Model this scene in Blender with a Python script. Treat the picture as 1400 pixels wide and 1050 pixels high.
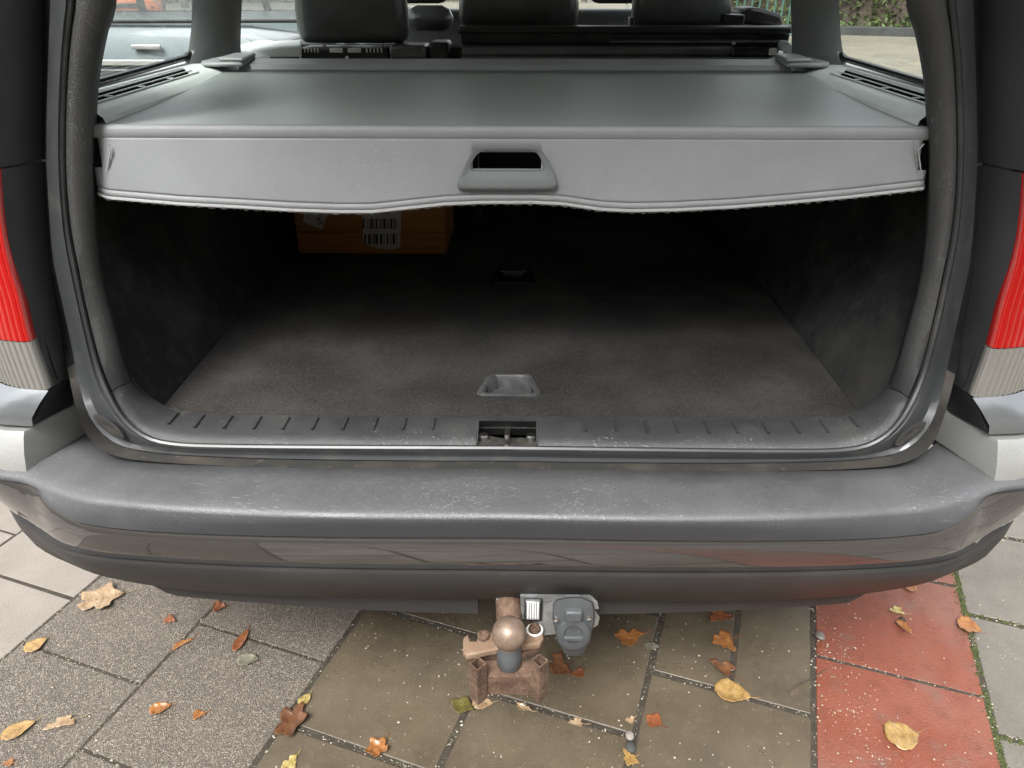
import bpy, bmesh, math, random
from mathutils import Vector, Matrix, noise
random.seed(7)
R = math.radians
S = bpy.context.scene
COL = S.collection
for o in list(bpy.data.objects):
    bpy.data.objects.remove(o)

# ------------------------------------------------------------------ camera
CAM = Vector((.022, 0, 1.2)); PITCH = R(29); YAW = R(.9); FPX = 1010.0
cd = bpy.data.cameras.new('camera'); cam = bpy.data.objects.new('camera', cd); COL.objects.link(cam)
cam.location = CAM; cam.rotation_euler = (R(90) - PITCH, 0, YAW)
cd.sensor_width = 36; cd.lens = FPX / 1400 * 36; cd.clip_start = .01; cd.clip_end = 2000
S.camera = cam
# ------------------------------------------------------------------ world and sun (bright overcast)
SUN_EL, SUN_AZ = R(54), R(200)       # azimuth measured from +Y clockwise: the light comes from behind the camera
w = bpy.data.worlds.new('World'); S.world = w; w.use_nodes = True
nt = w.node_tree; nt.nodes.clear()
sky = nt.nodes.new('ShaderNodeTexSky'); sky.sky_type = 'NISHITA'; sky.sun_disc = False
sky.sun_elevation = SUN_EL; sky.sun_rotation = SUN_AZ; sky.dust_density = 4; sky.air_density = 1.2
hs = nt.nodes.new('ShaderNodeHueSaturation'); hs.inputs['Saturation'].default_value = .14
bg = nt.nodes.new('ShaderNodeBackground'); bg.inputs['Strength'].default_value = .15
wo = nt.nodes.new('ShaderNodeOutputWorld')
nt.links.new(sky.outputs[0], hs.inputs['Color']); nt.links.new(hs.outputs[0], bg.inputs[0]); nt.links.new(bg.outputs[0], wo.inputs[0])
sl = bpy.data.lights.new('sun', 'SUN'); sl.energy = 1.5; sl.angle = R(25); sl.color = (1, .992, .98)
so = bpy.data.objects.new('sun', sl); COL.objects.link(so)
sd = Vector((math.sin(SUN_AZ) * math.cos(SUN_EL), math.cos(SUN_AZ) * math.cos(SUN_EL), math.sin(SUN_EL)))
so.rotation_euler = sd.to_track_quat('Z', 'Y').to_euler()
S.view_settings.view_transform = 'Standard'; S.view_settings.look = 'None'
S.view_settings.exposure = 1.65; S.view_settings.gamma = 1
S.render.engine = 'CYCLES'

# ------------------------------------------------------------------ survey helpers: a sighted point at a known plane
def ray(px, py):
    u = (px - 700) / FPX; v = (525 - py) / FPX
    d = Vector((u, math.cos(PITCH) + v * math.sin(PITCH), -math.sin(PITCH) + v * math.cos(PITCH)))
    return Matrix.Rotation(YAW, 3, 'Z') @ d
def at_z(px, py, z):
    d = ray(px, py); return CAM + d * ((z - CAM.z) / d.z)
def at_y(px, py, y):
    d = ray(px, py); return CAM + d * (y / d.y)
def at_x(px, py, x):
    d = ray(px, py); return CAM + d * ((x - CAM.x) / d.x)
def at_open(px, py, off=0):            # plane of the tailgate opening, leaning forward
    d = ray(px, py); t = (.81 + off + .2 * CAM.z) / (d.y - .2 * d.z); return CAM + d * t

# ------------------------------------------------------------------ mesh helpers
def V(*a): return Vector(a)
def smoothcurve(pts, n):
    pts = [Vector(p) for p in pts]
    if len(pts) == 2: return [pts[0].lerp(pts[1], i / (n - 1)) for i in range(n)]
    P = [pts[0] * 2 - pts[1]] + pts + [pts[-1] * 2 - pts[-2]]
    dense = []
    for i in range(1, len(P) - 2):
        p0, p1, p2, p3 = P[i - 1:i + 3]
        for k in range(12):
            t = k / 12
            dense.append(.5 * ((2 * p1) + (p2 - p0) * t + (2 * p0 - 5 * p1 + 4 * p2 - p3) * t * t + (3 * p1 - p0 - 3 * p2 + p3) * t ** 3))
    dense.append(P[-2])
    return poly_resample(dense, n)
def poly_resample(d, n):
    d = [Vector(p) for p in d]
    L = [0]
    for a, b in zip(d, d[1:]): L.append(L[-1] + (b - a).length)
    out = []; j = 0
    for i in range(n):
        s = L[-1] * i / (n - 1)
        while j < len(L) - 2 and L[j + 1] < s: j += 1
        seg = L[j + 1] - L[j]
        out.append(d[j].lerp(d[j + 1], 0 if seg < 1e-9 else min(1, max(0, (s - L[j]) / seg))))
    return out
def link(o, parent=None):
    COL.objects.link(o)
    if parent is not None:
        o.parent = parent
        if parent.get('_loc') is not None:
            pass
    return o
class MB:
    def __init__(s): s.v = []; s.f = []
    def add(s, vs, fs):
        b = len(s.v); s.v += [Vector(p) for p in vs]; s.f += [tuple(b + i for i in f) for f in fs]; return s
    def box(s, c, size, rot=None):
        c = Vector(c); hx, hy, hz = [q / 2 for q in size]
        vs = [Vector((x, y, z)) for x in (-hx, hx) for y in (-hy, hy) for z in (-hz, hz)]
        if rot is not None: vs = [rot @ p for p in vs]
        return s.add([c + p for p in vs], [(0, 1, 3, 2), (4, 6, 7, 5), (0, 4, 5, 1), (2, 3, 7, 6), (0, 2, 6, 4), (1, 5, 7, 3)])
    def grid(s, rows, closed=False):
        n = len(rows[0]); vs = [p for r in rows for p in r]; fs = []
        for i in range(len(rows) - 1):
            for j in range(n if closed else n - 1):
                k = (j + 1) % n
                fs.append((i * n + j, i * n + k, (i + 1) * n + k, (i + 1) * n + j))
        return s.add(vs, fs)
    def tube(s, pts, r, n=10, caps=True, sq=False):
        pts = [Vector(p) for p in pts]; rows = []
        rr = r if isinstance(r, (list, tuple)) else [r] * len(pts)
        up0 = None
        for i, p in enumerate(pts):
            t = (pts[min(i + 1, len(pts) - 1)] - pts[max(i - 1, 0)]).normalized()
            a = t.orthogonal().normalized() if up0 is None else (up0 - t * up0.dot(t)).normalized()
            up0 = a; b = t.cross(a)
            rows.append([p + (a * math.cos(2 * math.pi * k / n) + b * math.sin(2 * math.pi * k / n)) * rr[i] for k in range(n)])
        b0 = len(s.v); s.grid(rows, True)
        if caps:
            s.f.append(tuple(b0 + k for k in range(n))); s.f.append(tuple(b0 + (len(rows) - 1) * n + k for k in range(n)))
        return s
    def lathe(s, c, prof, n=24, axis='Z'):       # prof: (radius, height)
        c = Vector(c); rows = []
        for r, h in prof:
            row = []
            for k in range(n):
                a = 2 * math.pi * k / n
                p = Vector((r * math.cos(a), r * math.sin(a), h))
                if axis == 'X': p = Vector((p.z, p.x, p.y))
                if axis == 'Y': p = Vector((p.x, -p.z, p.y))
                row.append(c + p)
            rows.append(row)
        return s.grid(rows, True)
    def prism(s, loop, depth):                   # closed loop of points, extruded by a vector
        loop = [Vector(p) for p in loop]; n = len(loop); d = Vector(depth)
        return s.add(loop + [p + d for p in loop], [tuple(range(n)), tuple(range(2 * n - 1, n - 1, -1))] + [(i, (i + 1) % n, n + (i + 1) % n, n + i) for i in range(n)])
    def mirror(s):                               # a mirrored second half
        b = len(s.v); s.v += [Vector((-p.x, p.y, p.z)) for p in s.v]
        s.f += [tuple(b + i for i in reversed(f)) for f in list(s.f)]; return s
    def flipped(s):
        m = MB(); m.v = [Vector((-p.x, p.y, p.z)) for p in s.v]; m.f = [tuple(reversed(f)) for f in s.f]; return m
    def build(s, name, mat, parent=None, smooth=True, bevel=0, seg=2, solid=0, sub=0, weld=True, autos=35, offset=-1):
        bm = bmesh.new(); vs = [bm.verts.new(p) for p in s.v]
        for f in s.f:
            try: bm.faces.new([vs[i] for i in f])
            except ValueError: pass
        if weld: bmesh.ops.remove_doubles(bm, verts=bm.verts, dist=1e-5)
        bmesh.ops.recalc_face_normals(bm, faces=bm.faces)
        me = bpy.data.meshes.new(name); bm.to_mesh(me); bm.free()
        if smooth:
            for p in me.polygons: p.use_smooth = True
            if autos and not sub: me.set_sharp_from_angle(angle=R(autos))
        me.materials.append(M[mat] if isinstance(mat, str) else mat)
        o = bpy.data.objects.new(name, me)
        if solid:
            m = o.modifiers.new('solid', 'SOLIDIFY'); m.thickness = solid; m.offset = offset
        if bevel:
            m = o.modifiers.new('bevel', 'BEVEL'); m.width = bevel; m.segments = seg; m.limit_method = 'ANGLE'; m.angle_limit = R(35)
        if sub:
            m = o.modifiers.new('sub', 'SUBSURF'); m.levels = sub; m.render_levels = sub
        link(o)
        if parent is not None: attach(o, parent)
        return o
def world_mat(o):
    m = Matrix.LocRotScale(o.location, o.rotation_euler, o.scale)
    if o.parent: m = world_mat(o.parent) @ o.matrix_parent_inverse @ m
    return m
def attach(o, parent, keep=True):
    o.parent = parent
    if keep: o.matrix_parent_inverse = world_mat(parent).inverted()
def empty(name, loc, label, cat, group=None, rz=0):
    o = bpy.data.objects.new(name, None); o.location = loc; o.rotation_euler = (0, 0, rz); o.empty_display_size = .1
    link(o); return tag(o, label, cat, group)
def tag(o, label=None, cat=None, group=None, kind=None):
    if label: o['label'] = label
    if cat: o['category'] = cat
    if group: o['group'] = group
    if kind: o['kind'] = kind
    return o
def loft(curves, n, closed=False):
    m = MB(); m.grid([smoothcurve(c, n) for c in curves], closed); return m

# ------------------------------------------------------------------ materials
M = {}
def pbr(name, col, rough=.5, metal=0, var=(), bump=(), coat=0, spec=.5, rvar=None, scratch=None, top_wear_light=False, trans=0, ior=1.45, coat_rough=.05, sheen=0, scale=(1, 1, 1)):
    m = bpy.data.materials.new(name); m.use_nodes = True; n = m.node_tree; N = n.nodes; Lk = n.links
    b = N['Principled BSDF']
    b.inputs['Metallic'].default_value = metal; b.inputs['Roughness'].default_value = rough
    b.inputs['Specular IOR Level'].default_value = spec; b.inputs['IOR'].default_value = ior
    b.inputs['Coat Weight'].default_value = coat; b.inputs['Coat Roughness'].default_value = coat_rough
    b.inputs['Transmission Weight'].default_value = trans; b.inputs['Sheen Weight'].default_value = sheen
    b.inputs['Base Color'].default_value = (*col, 1)
    g = N.new('ShaderNodeNewGeometry'); mp = N.new('ShaderNodeMapping'); mp.inputs['Scale'].default_value = scale
    Lk.new(g.outputs['Position'], mp.inputs[0]); P = mp.outputs[0]
    def noise_fac(sc, lo, hi, det=4, typ='noise', rgh=.6, dist=0):
        if typ == 'noise':
            t = N.new('ShaderNodeTexNoise'); t.inputs['Detail'].default_value = det; t.inputs['Roughness'].default_value = rgh; t.inputs['Distortion'].default_value = dist
            o = t.outputs['Fac']
        elif typ == 'cell':
            t = N.new('ShaderNodeTexVoronoi'); q = N.new('ShaderNodeSeparateColor'); Lk.new(t.outputs['Color'], q.inputs[0]); o = q.outputs[0]
        else:
            t = N.new('ShaderNodeTexVoronoi'); o = t.outputs['Distance']
        t.inputs['Scale'].default_value = sc; Lk.new(P, t.inputs['Vector'])
        r = N.new('ShaderNodeMapRange'); r.inputs['From Min'].default_value = lo; r.inputs['From Max'].default_value = hi
        Lk.new(o, r.inputs['Value']); return r.outputs[0]
    cur = None
    def mix(a, bcol, fac, amt):
        x = N.new('ShaderNodeMix'); x.data_type = 'RGBA'
        k = N.new('ShaderNodeMath'); k.operation = 'MULTIPLY'; k.inputs[1].default_value = amt; Lk.new(fac, k.inputs[0]); Lk.new(k.outputs[0], x.inputs['Factor'])
        if a is None: x.inputs['A'].default_value = (*col, 1)
        else: Lk.new(a, x.inputs['A'])
        x.inputs['B'].default_value = (*bcol, 1); return x.outputs['Result']
    for v in var:
        sc, c2, lo, hi = v[:4]; amt = v[4] if len(v) > 4 else 1; typ = v[5] if len(v) > 5 else 'noise'
        cur = mix(cur, c2, noise_fac(sc, lo, hi, 5, typ), amt)
    if scratch:
        sc_col, amt, sscale = scratch
        for k, rot in enumerate((.25, .8, 1.35, 1.9, 2.5, 2.95)):
            mm = N.new('ShaderNodeMapping'); mm.vector_type = 'TEXTURE'; mm.inputs['Rotation'].default_value = (0, rot, rot); mm.inputs['Location'].default_value = (k * 3.1, k * 1.7, k)
            mm.inputs['Scale'].default_value = (1, 1, 1)
            m3 = N.new('ShaderNodeMapping'); m3.inputs['Scale'].default_value = (sscale * .7, sscale * 100, sscale * 100)
            nz = N.new('ShaderNodeTexNoise'); nz.inputs['Scale'].default_value = 9; Lk.new(P, nz.inputs['Vector'])
            ad = N.new('ShaderNodeMix'); ad.data_type = 'VECTOR'; ad.inputs['Factor'].default_value = .012
            Lk.new(P, ad.inputs[4]); Lk.new(nz.outputs['Color'], ad.inputs[5]); Lk.new(ad.outputs[1], mm.inputs[0]); Lk.new(mm.outputs[0], m3.inputs[0])
            n2_ = N.new('ShaderNodeTexNoise'); n2_.inputs['Scale'].default_value = 1; n2_.inputs['Detail'].default_value = 0; Lk.new(m3.outputs[0], n2_.inputs['Vector'])
            r = N.new('ShaderNodeMapRange'); r.inputs['From Min'].default_value = .735; r.inputs['From Max'].default_value = .80; Lk.new(n2_.outputs['Fac'], r.inputs['Value'])
            mk = noise_fac(3 + k, .52, .66, 2); mu = N.new('ShaderNodeMath'); mu.operation = 'MULTIPLY'; Lk.new(r.outputs[0], mu.inputs[0]); Lk.new(mk, mu.inputs[1])
            cur = mix(cur, sc_col, mu.outputs[0], amt)
    if top_wear_light and cur is not None:      # loading scuffs, and painted light: upward faces paler, upright faces darker
        sn = N.new('ShaderNodeSeparateXYZ'); Lk.new(g.outputs['Normal'], sn.inputs[0]); r = N.new('ShaderNodeMapRange'); r.inputs['From Min'].default_value = .25; r.inputs['From Max'].default_value = .75
        r.inputs['To Min'].default_value = .04; Lk.new(sn.outputs[2], r.inputs['Value']); x = N.new('ShaderNodeMix'); x.data_type = 'RGBA'; Lk.new(r.outputs[0], x.inputs['Factor']); x.inputs['A'].default_value = (*col, 1); Lk.new(cur, x.inputs['B']); cur = x.outputs['Result']
    if cur is not None: Lk.new(cur, b.inputs['Base Color'])
    if rvar:
        sc, lo, hi, r0, r1 = rvar
        f = noise_fac(sc, lo, hi, 5); r = N.new('ShaderNodeMapRange'); r.inputs['To Min'].default_value = r0; r.inputs['To Max'].default_value = r1
        Lk.new(f, r.inputs['Value']); Lk.new(r.outputs[0], b.inputs['Roughness'])
    prev = None
    for bp in bump:
        sc, st, dist = bp[:3]; typ = bp[3] if len(bp) > 3 else 'noise'
        f = noise_fac(sc, 0, 1, 3, typ)
        u = N.new('ShaderNodeBump'); u.inputs['Strength'].default_value = st; u.inputs['Distance'].default_value = dist
        Lk.new(f, u.inputs['Height'])
        if prev is not None: Lk.new(prev, u.inputs['Normal'])
        prev = u.outputs[0]
    if prev is not None: Lk.new(prev, b.inputs['Normal'])
    M[name] = m; return m
def glass(name, tint, rough=.02, refl=1.0, dirt=.0):
    m = bpy.data.materials.new(name); m.use_nodes = True; N = m.node_tree.nodes; Lk = m.node_tree.links; N.clear()
    o = N.new('ShaderNodeOutputMaterial'); mx = N.new('ShaderNodeMixShader'); t = N.new('ShaderNodeBsdfTransparent'); gl = N.new('ShaderNodeBsdfGlossy')
    lw = N.new('ShaderNodeLayerWeight'); lw.inputs['Blend'].default_value = .5
    pw = N.new('ShaderNodeMath'); pw.operation = 'POWER'; pw.inputs[1].default_value = 5; Lk.new(lw.outputs['Facing'], pw.inputs[0])
    fr = N.new('ShaderNodeMath'); fr.operation = 'MULTIPLY_ADD'; fr.inputs[1].default_value = .9; fr.inputs[2].default_value = .05; Lk.new(pw.outputs[0], fr.inputs[0])
    t.inputs[0].default_value = (*tint, 1); gl.inputs['Roughness'].default_value = rough; gl.inputs[0].default_value = (.9 * refl, .92 * refl, .92 * refl, 1)
    df = N.new('ShaderNodeBsdfDiffuse'); df.inputs[0].default_value = (.5, .5, .47, 1)
    m2 = N.new('ShaderNodeMixShader'); nz = N.new('ShaderNodeTexNoise'); nz.inputs['Scale'].default_value = 9
    g = N.new('ShaderNodeNewGeometry'); Lk.new(g.outputs['Position'], nz.inputs['Vector'])
    k = N.new('ShaderNodeMath'); k.operation = 'MULTIPLY'; k.inputs[1].default_value = dirt; Lk.new(nz.outputs['Fac'], k.inputs[0]); Lk.new(k.outputs[0], m2.inputs[0])
    Lk.new(fr.outputs[0], mx.inputs[0]); Lk.new(t.outputs[0], mx.inputs[1]); Lk.new(gl.outputs[0], mx.inputs[2])
    Lk.new(mx.outputs[0], m2.inputs[1]); Lk.new(df.outputs[0], m2.inputs[2]); Lk.new(m2.outputs[0], o.inputs[0]); M[name] = m
LIGHTDUST = (.33, .33, .31)
pbr('grain_trim', (.024, .024, .0235), .5, var=[(7, (.036, .0355, .034), .45, .75, .8), (60, (.11, .108, .10), .68, .8, .4)], bump=[(900, .35, .002, 'dist'), (40, .1, .003)], scratch=((.26, .26, .25), .30, 6))
pbr('sill_trim', (.036, .0365, .037), .38, var=[(10, (.06, .06, .0585), .42, .7, .8), (70, (.2, .195, .18), .66, .8, .5)], bump=[(1100, .3, .0015, 'dist'), (60, .1, .003)], scratch=((.4, .39, .37), .45, 6))
pbr('bumper_plastic', (.026, .0265, .028), .36, top_wear_light=True, var=[(3, (.075, .076, .078), .2, .5, 1), (7, (.105, .106, .108), .38, .72, .6), (45, (.115, .115, .115), .42, .78, .35), (240, (.14, .14, .14), .5, .8, .3)], bump=[(500, .15, .002, 'dist')], scratch=((.4, .4, .4), .25, 4), rvar=(12, .3, .7, .33, .52))
pbr('paint', (.085, .079, .075), .06, metal=.6, coat=1, coat_rough=.02, var=[(40, (.12, .1, .085), .6, .8, .25)])
pbr('paint_reflection', (.18, .192, .2), .3, metal=.55, coat=.6, var=[(30, (.25, .25, .24), .5, .8, .3)])  # brighter copy of the dark body paint, for the ledge's white reflection
pbr('silver_plastic', (.30, .30, .285), .36, metal=.35, var=[(20, (.26, .26, .245), .4, .75, .5)], scratch=((.65, .65, .6), .4, 9))
pbr('black_panel', (.040, .041, .043), .38, var=[(6, (.05, .051, .053), .45, .75, .8)], scratch=((.22, .22, .22), .25, 6), coat=.2)
pbr('valance', (.026, .025, .0245), .5, var=[(8, (.04, .038, .036), .45, .75, .8), (80, (.12, .11, .1), .66, .8, .5)], bump=[(700, .12, .001, 'dist')])
pbr('seal_rubber', (.03, .03, .03), .33, var=[(14, (.06, .058, .054), .5, .75, .8)])
pbr('flange_paint', (.045, .047, .049), .5, metal=.3, coat=.3, var=[(18, (.10, .095, .085), .55, .75, .6)])
pbr('channel_dirt', (.026, .0245, .022), .8, var=[(14, (.055, .047, .036), .48, .68, .8), (90, (.14, .118, .085), .6, .75, .6)])
pbr('carpet', (.034, .0327, .0315), .95, var=[(7, (.066, .063, .059), .42, .64, .9), (4, (.034, .029, .025), .45, .7, .5), (28, (.02, .0195, .019), .5, .7, .5), (260, (.11, .105, .098), .5, .75, .5), (600, (.012, .012, .012), .52, .7, .6)], bump=[(380, .9, .004), (30, .25, .006)], spec=.08)
pbr('carpet_side', (.022, .022, .022), .95, var=[(6, (.05, .049, .046), .45, .7, .9), (35, (.058, .056, .052), .5, .75, .5)], bump=[(600, .5, .003)], spec=.08)
pbr('tray_plastic', (.05, .05, .051), .38, var=[(40, (.2, .2, .19), .5, .8, .5)], bump=[(700, .1, .001)])
pbr('black_plastic', (.012, .012, .012), .38, var=[(30, (.03, .03, .03), .5, .8, .5)])
pbr('dark_gloss', (.012, .012, .013), .2)
pbr('cover_vinyl', (.19, .211, .20), .48, var=[(6, (.21, .232, .221), .4, .7, .7)], bump=[(1200, .12, .001, 'dist'), (5, .15, .01)])
pbr('flap_board', (.195, .203, .204), .55, var=[(14, (.22, .229, .23), .4, .7, .7), (70, (.13, .13, .13), .66, .8, .4)], bump=[(900, .12, .001, 'dist')], scratch=((.38, .38, .375), .16, 4))
pbr('flap_edge', (.30, .30, .298), .8, bump=[(600, .5, .002)])
pbr('handle_plastic', (.13, .14, .142), .36, bump=[(900, .06, .001)], var=[(30, (.15, .16, .162), .5, .75, .5)])
pbr('ledge_plastic', (.52, .56, .54), .45, bump=[(1000, .12, .001, 'dist')], var=[(10, (.56, .6, .58), .4, .7, .6)])
pbr('pillar_trim', (.17, .178, .176), .5, bump=[(1000, .12, .001, 'dist')], var=[(10, (.20, .208, .206), .45, .7, .6)])
pbr('vent_void', (.004, .004, .004), 1, spec=0)
pbr('headliner', (.62, .62, .59), .95)
pbr('leather', (.085, .09, .089), .3, coat=.25, coat_rough=.25, bump=[(350, .15, .002, 'dist')], var=[(8, (.03, .03, .03), .4, .7, .6)])
pbr('seat_shell', (.50, .54, .52), .42, bump=[(800, .1, .001)], var=[(12, (.44, .47, .45), .4, .7, .6)])
pbr('ledge_cap', (.22, .235, .23), .45, bump=[(900, .1, .001)])
pbr('metal', (.55, .54, .52), .3, metal=1)
pbr('galvanised', (.38, .39, .39), .48, metal=.7, var=[(60, (.26, .26, .25), .4, .65, .7, 'cell'), (15, (.5, .5, .48), .5, .75, .5)], bump=[(200, .1, .001)])
pbr('rust', (.07, .038, .024), .85, var=[(35, (.13, .08, .052), .42, .6, .9), (60, (.055, .028, .018), .5, .66, .8), (260, (.24, .175, .115), .56, .7, .7)], bump=[(260, .5, .002), (50, .2, .003)])
pbr('rust_light', (.18, .115, .072), .8, var=[(45, (.25, .175, .118), .42, .6, .9), (90, (.15, .085, .05), .52, .66, .85)], bump=[(260, .35, .002), (60, .2, .003)])
pbr('ball_steel', (.185, .132, .098), .42, metal=.35, var=[(60, (.25, .185, .14), .4, .65, .8), (110, (.15, .09, .06), .54, .68, .75)], bump=[(300, .25, .001)])
pbr('neck_grey', (.11, .118, .125), .4, metal=.4, var=[(50, (.25, .17, .12), .55, .75, .8)])
pbr('socket_grey', (.062, .067, .07), .48, var=[(25, (.085, .09, .092), .4, .7, .6)], bump=[(500, .1, .001)])
pbr('lens_red', (.30, .006, .005), .12, coat=1, spec=.7)
pbr('lens_clear', (.20, .19, .172), .2, metal=.25, coat=1)
pbr('wood_box', (.46, .19, .045), .5, coat=.1, var=[(8, (.62, .29, .08), .4, .7, .8)], scale=(1, 1, 9), bump=[(60, .1, .002)])
pbr('sticker', (.72, .72, .70), .5)
pbr('ink', (.02, .02, .02), .6)
pbr('tyre', (.02, .02, .02), .8)
pbr('rim', (.55, .56, .57), .3, metal=.8)
pbr('bark', (.06, .045, .035), .9, var=[(12, (.1, .08, .06), .4, .7, .8)], bump=[(30, .6, .02)])
# paving
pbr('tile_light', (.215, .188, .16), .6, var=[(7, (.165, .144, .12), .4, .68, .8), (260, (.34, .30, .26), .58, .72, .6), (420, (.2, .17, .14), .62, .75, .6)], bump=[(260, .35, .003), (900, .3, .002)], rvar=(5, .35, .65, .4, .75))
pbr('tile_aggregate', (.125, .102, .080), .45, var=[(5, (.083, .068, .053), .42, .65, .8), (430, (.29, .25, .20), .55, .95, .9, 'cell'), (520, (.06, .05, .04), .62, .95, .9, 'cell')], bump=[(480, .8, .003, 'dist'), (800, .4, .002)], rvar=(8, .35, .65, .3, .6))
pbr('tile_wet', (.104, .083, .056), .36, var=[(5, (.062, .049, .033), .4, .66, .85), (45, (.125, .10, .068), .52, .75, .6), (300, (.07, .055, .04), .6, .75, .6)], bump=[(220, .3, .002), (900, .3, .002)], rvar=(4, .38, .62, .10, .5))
pbr('tile_red', (.175, .047, .025), .45, var=[(6, (.205, .067, .040), .42, .66, .8), (3.5, (.18, .082, .060), .45, .6, .7), (30, (.12, .035, .02), .52, .7, .6), (14, (.13, .085, .065), .58, .7, .6), (300, (.16, .06, .04), .62, .75, .6)], bump=[(190, .5, .003), (520, .6, .003)], rvar=(4, .42, .56, .06, .5))
pbr('tile_grey', (.135, .122, .102), .5, var=[(6, (.098, .088, .073), .4, .66, .8), (300, (.28, .26, .22), .57, .72, .7)], bump=[(260, .4, .003)], rvar=(6, .35, .65, .35, .7))
pbr('joint_sand', (.036, .028, .02), .85, var=[(40, (.06, .05, .035), .45, .7, .8), (350, (.18, .15, .11), .64, .75, .5), (14, (.05, .06, .025), .58, .7, .6)], bump=[(300, .8, .004)])
pbr('street', (.15, .138, .105), .8, var=[(3, (.105, .097, .077), .4, .65, .8), (.5, (.19, .17, .125), .45, .65, .7), (9, (.26, .17, .06), .6, .68, .8)], bump=[(80, .4, .004)])
pbr('kerb', (.035, .036, .034), .8, var=[(5, (.06, .06, .055), .4, .7, .7)])
pbr('grit', (.36, .31, .24), .6, var=[(90, (.15, .12, .085), .45, .6, .9, 'cell'), (140, (.45, .41, .34), .6, .95, .9, 'cell')])
pbr('moss', (.045, .058, .016), .95, var=[(60, (.075, .085, .025), .4, .7, .8)], bump=[(200, .6, .004)])
for nm, c, c2 in (('leaf_tan', (.42, .27, .14), (.55, .4, .24)), ('leaf_gold', (.42, .24, .07), (.55, .36, .13)), ('leaf_orange', (.36, .13, .03), (.5, .22, .06)),
                  ('leaf_brown', (.15, .06, .025), (.26, .11, .04)), ('leaf_red', (.27, .075, .025), (.4, .14, .04)), ('leaf_olive', (.12, .10, .02), (.2, .17, .04)), ('leaf_grey', (.22, .21, .15), (.3, .28, .2)), ('leaf_yellow', (.5, .38, .12), (.6, .5, .2))):
    c = tuple(q * .55 + .01 for q in c); c2 = tuple(q * .6 + .01 for q in c2); pbr(nm, c, .26, var=[(55, c2, .4, .66, .9), (130, tuple(q * .4 for q in c), .55, .7, .75)], bump=[(240, .3, .002)], coat=.15)
for nm, c in (('hedge_green', (.055, .075, .022)), ('hedge_brown', (.13, .07, .03)), ('leaf_green', (.05, .08, .02)), ('leaf_lime', (.14, .16, .04))):
    pbr(nm, c, .6, var=[(1.5, tuple(q * 1.8 for q in c), .45, .65, .8), (25, tuple(q * .5 for q in c), .5, .7, .7)])
for nm, c in (('car_bluegrey', (.085, .105, .112)), ('car_orange', (.42, .10, .025)), ('car_silver', (.45, .46, .47))):
    pbr(nm, c, .45, metal=.1, coat=.15)
pbr('fence_green', (.05, .12, .09), .5)
pbr('house_brick', (.17, .12, .09), .85, var=[(4, (.24, .17, .13), .4, .7, .7)])
pbr('house_white', (.7, .68, .63), .7)
glass('car_glass', (.92, .96, .94), .02, 1, .03)
glass('parked_glass', (.75, .8, .8), .02, .8, .02)

# ------------------------------------------------------------------ setting: street, paving
def sheet(name, x0, x1, y0, y1, z, mat, kind='structure'):
    m = MB(); nx = ny = 6
    m.grid([[V(x0 + (x1 - x0) * i / nx, y0 + (y1 - y0) * j / ny, z) for i in range(nx + 1)] for j in range(ny + 1)])
    return tag(m.build(name, mat, smooth=False), kind=kind)
st = sheet('street', -400, 400, -400, 400, -.03, 'street'); st['label'] = 'sandy brick street strewn with fallen leaves around the car'
ANG = R(18.5); E1 = V(math.sin(ANG), math.cos(ANG), 0); E2 = V(math.cos(ANG), -math.sin(ANG), 0)
def st2w(s, t, z=0): return E2 * s + E1 * t + V(0, 0, z)
pm = MB(); pm.add([st2w(-3.2, -1.6, -.0018), st2w(2.2, -1.6, -.0018), st2w(2.2, 4.2, -.0018), st2w(-3.2, 4.2, -.0018)], [(0, 1, 2, 3)])
0 and pm.add([st2w(-3.2, -1.6, -.06), st2w(2.2, -1.6, -.06), st2w(2.2, 4.2, -.06), st2w(-3.2, 4.2, -.06)], [(0, 1, 2, 3)])
pave = tag(pm.build('pavement', 'joint_sand', smooth=False), 'sandy joint bed of the tiled pavement under the car', kind='structure')
PITCHT = .307
def tile_mesh(name, mat, w, l, ch=.0014):
    bm = bmesh.new(); g = .045
    hx, hy = w / 2, l / 2
    r0 = [bm.verts.new((x, y, -g)) for x, y in ((-hx, -hy), (hx, -hy), (hx, hy), (-hx, hy))]
    r1 = [bm.verts.new((x, y, -ch)) for x, y in ((-hx, -hy), (hx, -hy), (hx, hy), (-hx, hy))]
    r2 = [bm.verts.new((x, y, 0)) for x, y in ((-hx + ch, -hy + ch), (hx - ch, -hy + ch), (hx - ch, hy - ch), (-hx + ch, hy - ch))]
    for a, b in ((r0, r1), (r1, r2)):
        for i in range(4): bm.faces.new((a[i], a[(i + 1) % 4], b[(i + 1) % 4], b[i]))
    bm.faces.new(r2)
    me = bpy.data.meshes.new(name); bm.to_mesh(me); bm.free(); me.materials.append(M[mat]); return me
S0 = -.056
tcol = {}
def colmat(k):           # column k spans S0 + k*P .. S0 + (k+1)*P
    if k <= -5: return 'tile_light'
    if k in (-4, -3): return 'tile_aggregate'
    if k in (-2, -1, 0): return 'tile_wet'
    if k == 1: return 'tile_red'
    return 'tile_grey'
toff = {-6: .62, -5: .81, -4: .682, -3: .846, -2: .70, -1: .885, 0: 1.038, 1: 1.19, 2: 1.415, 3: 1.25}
TM = {}
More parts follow.
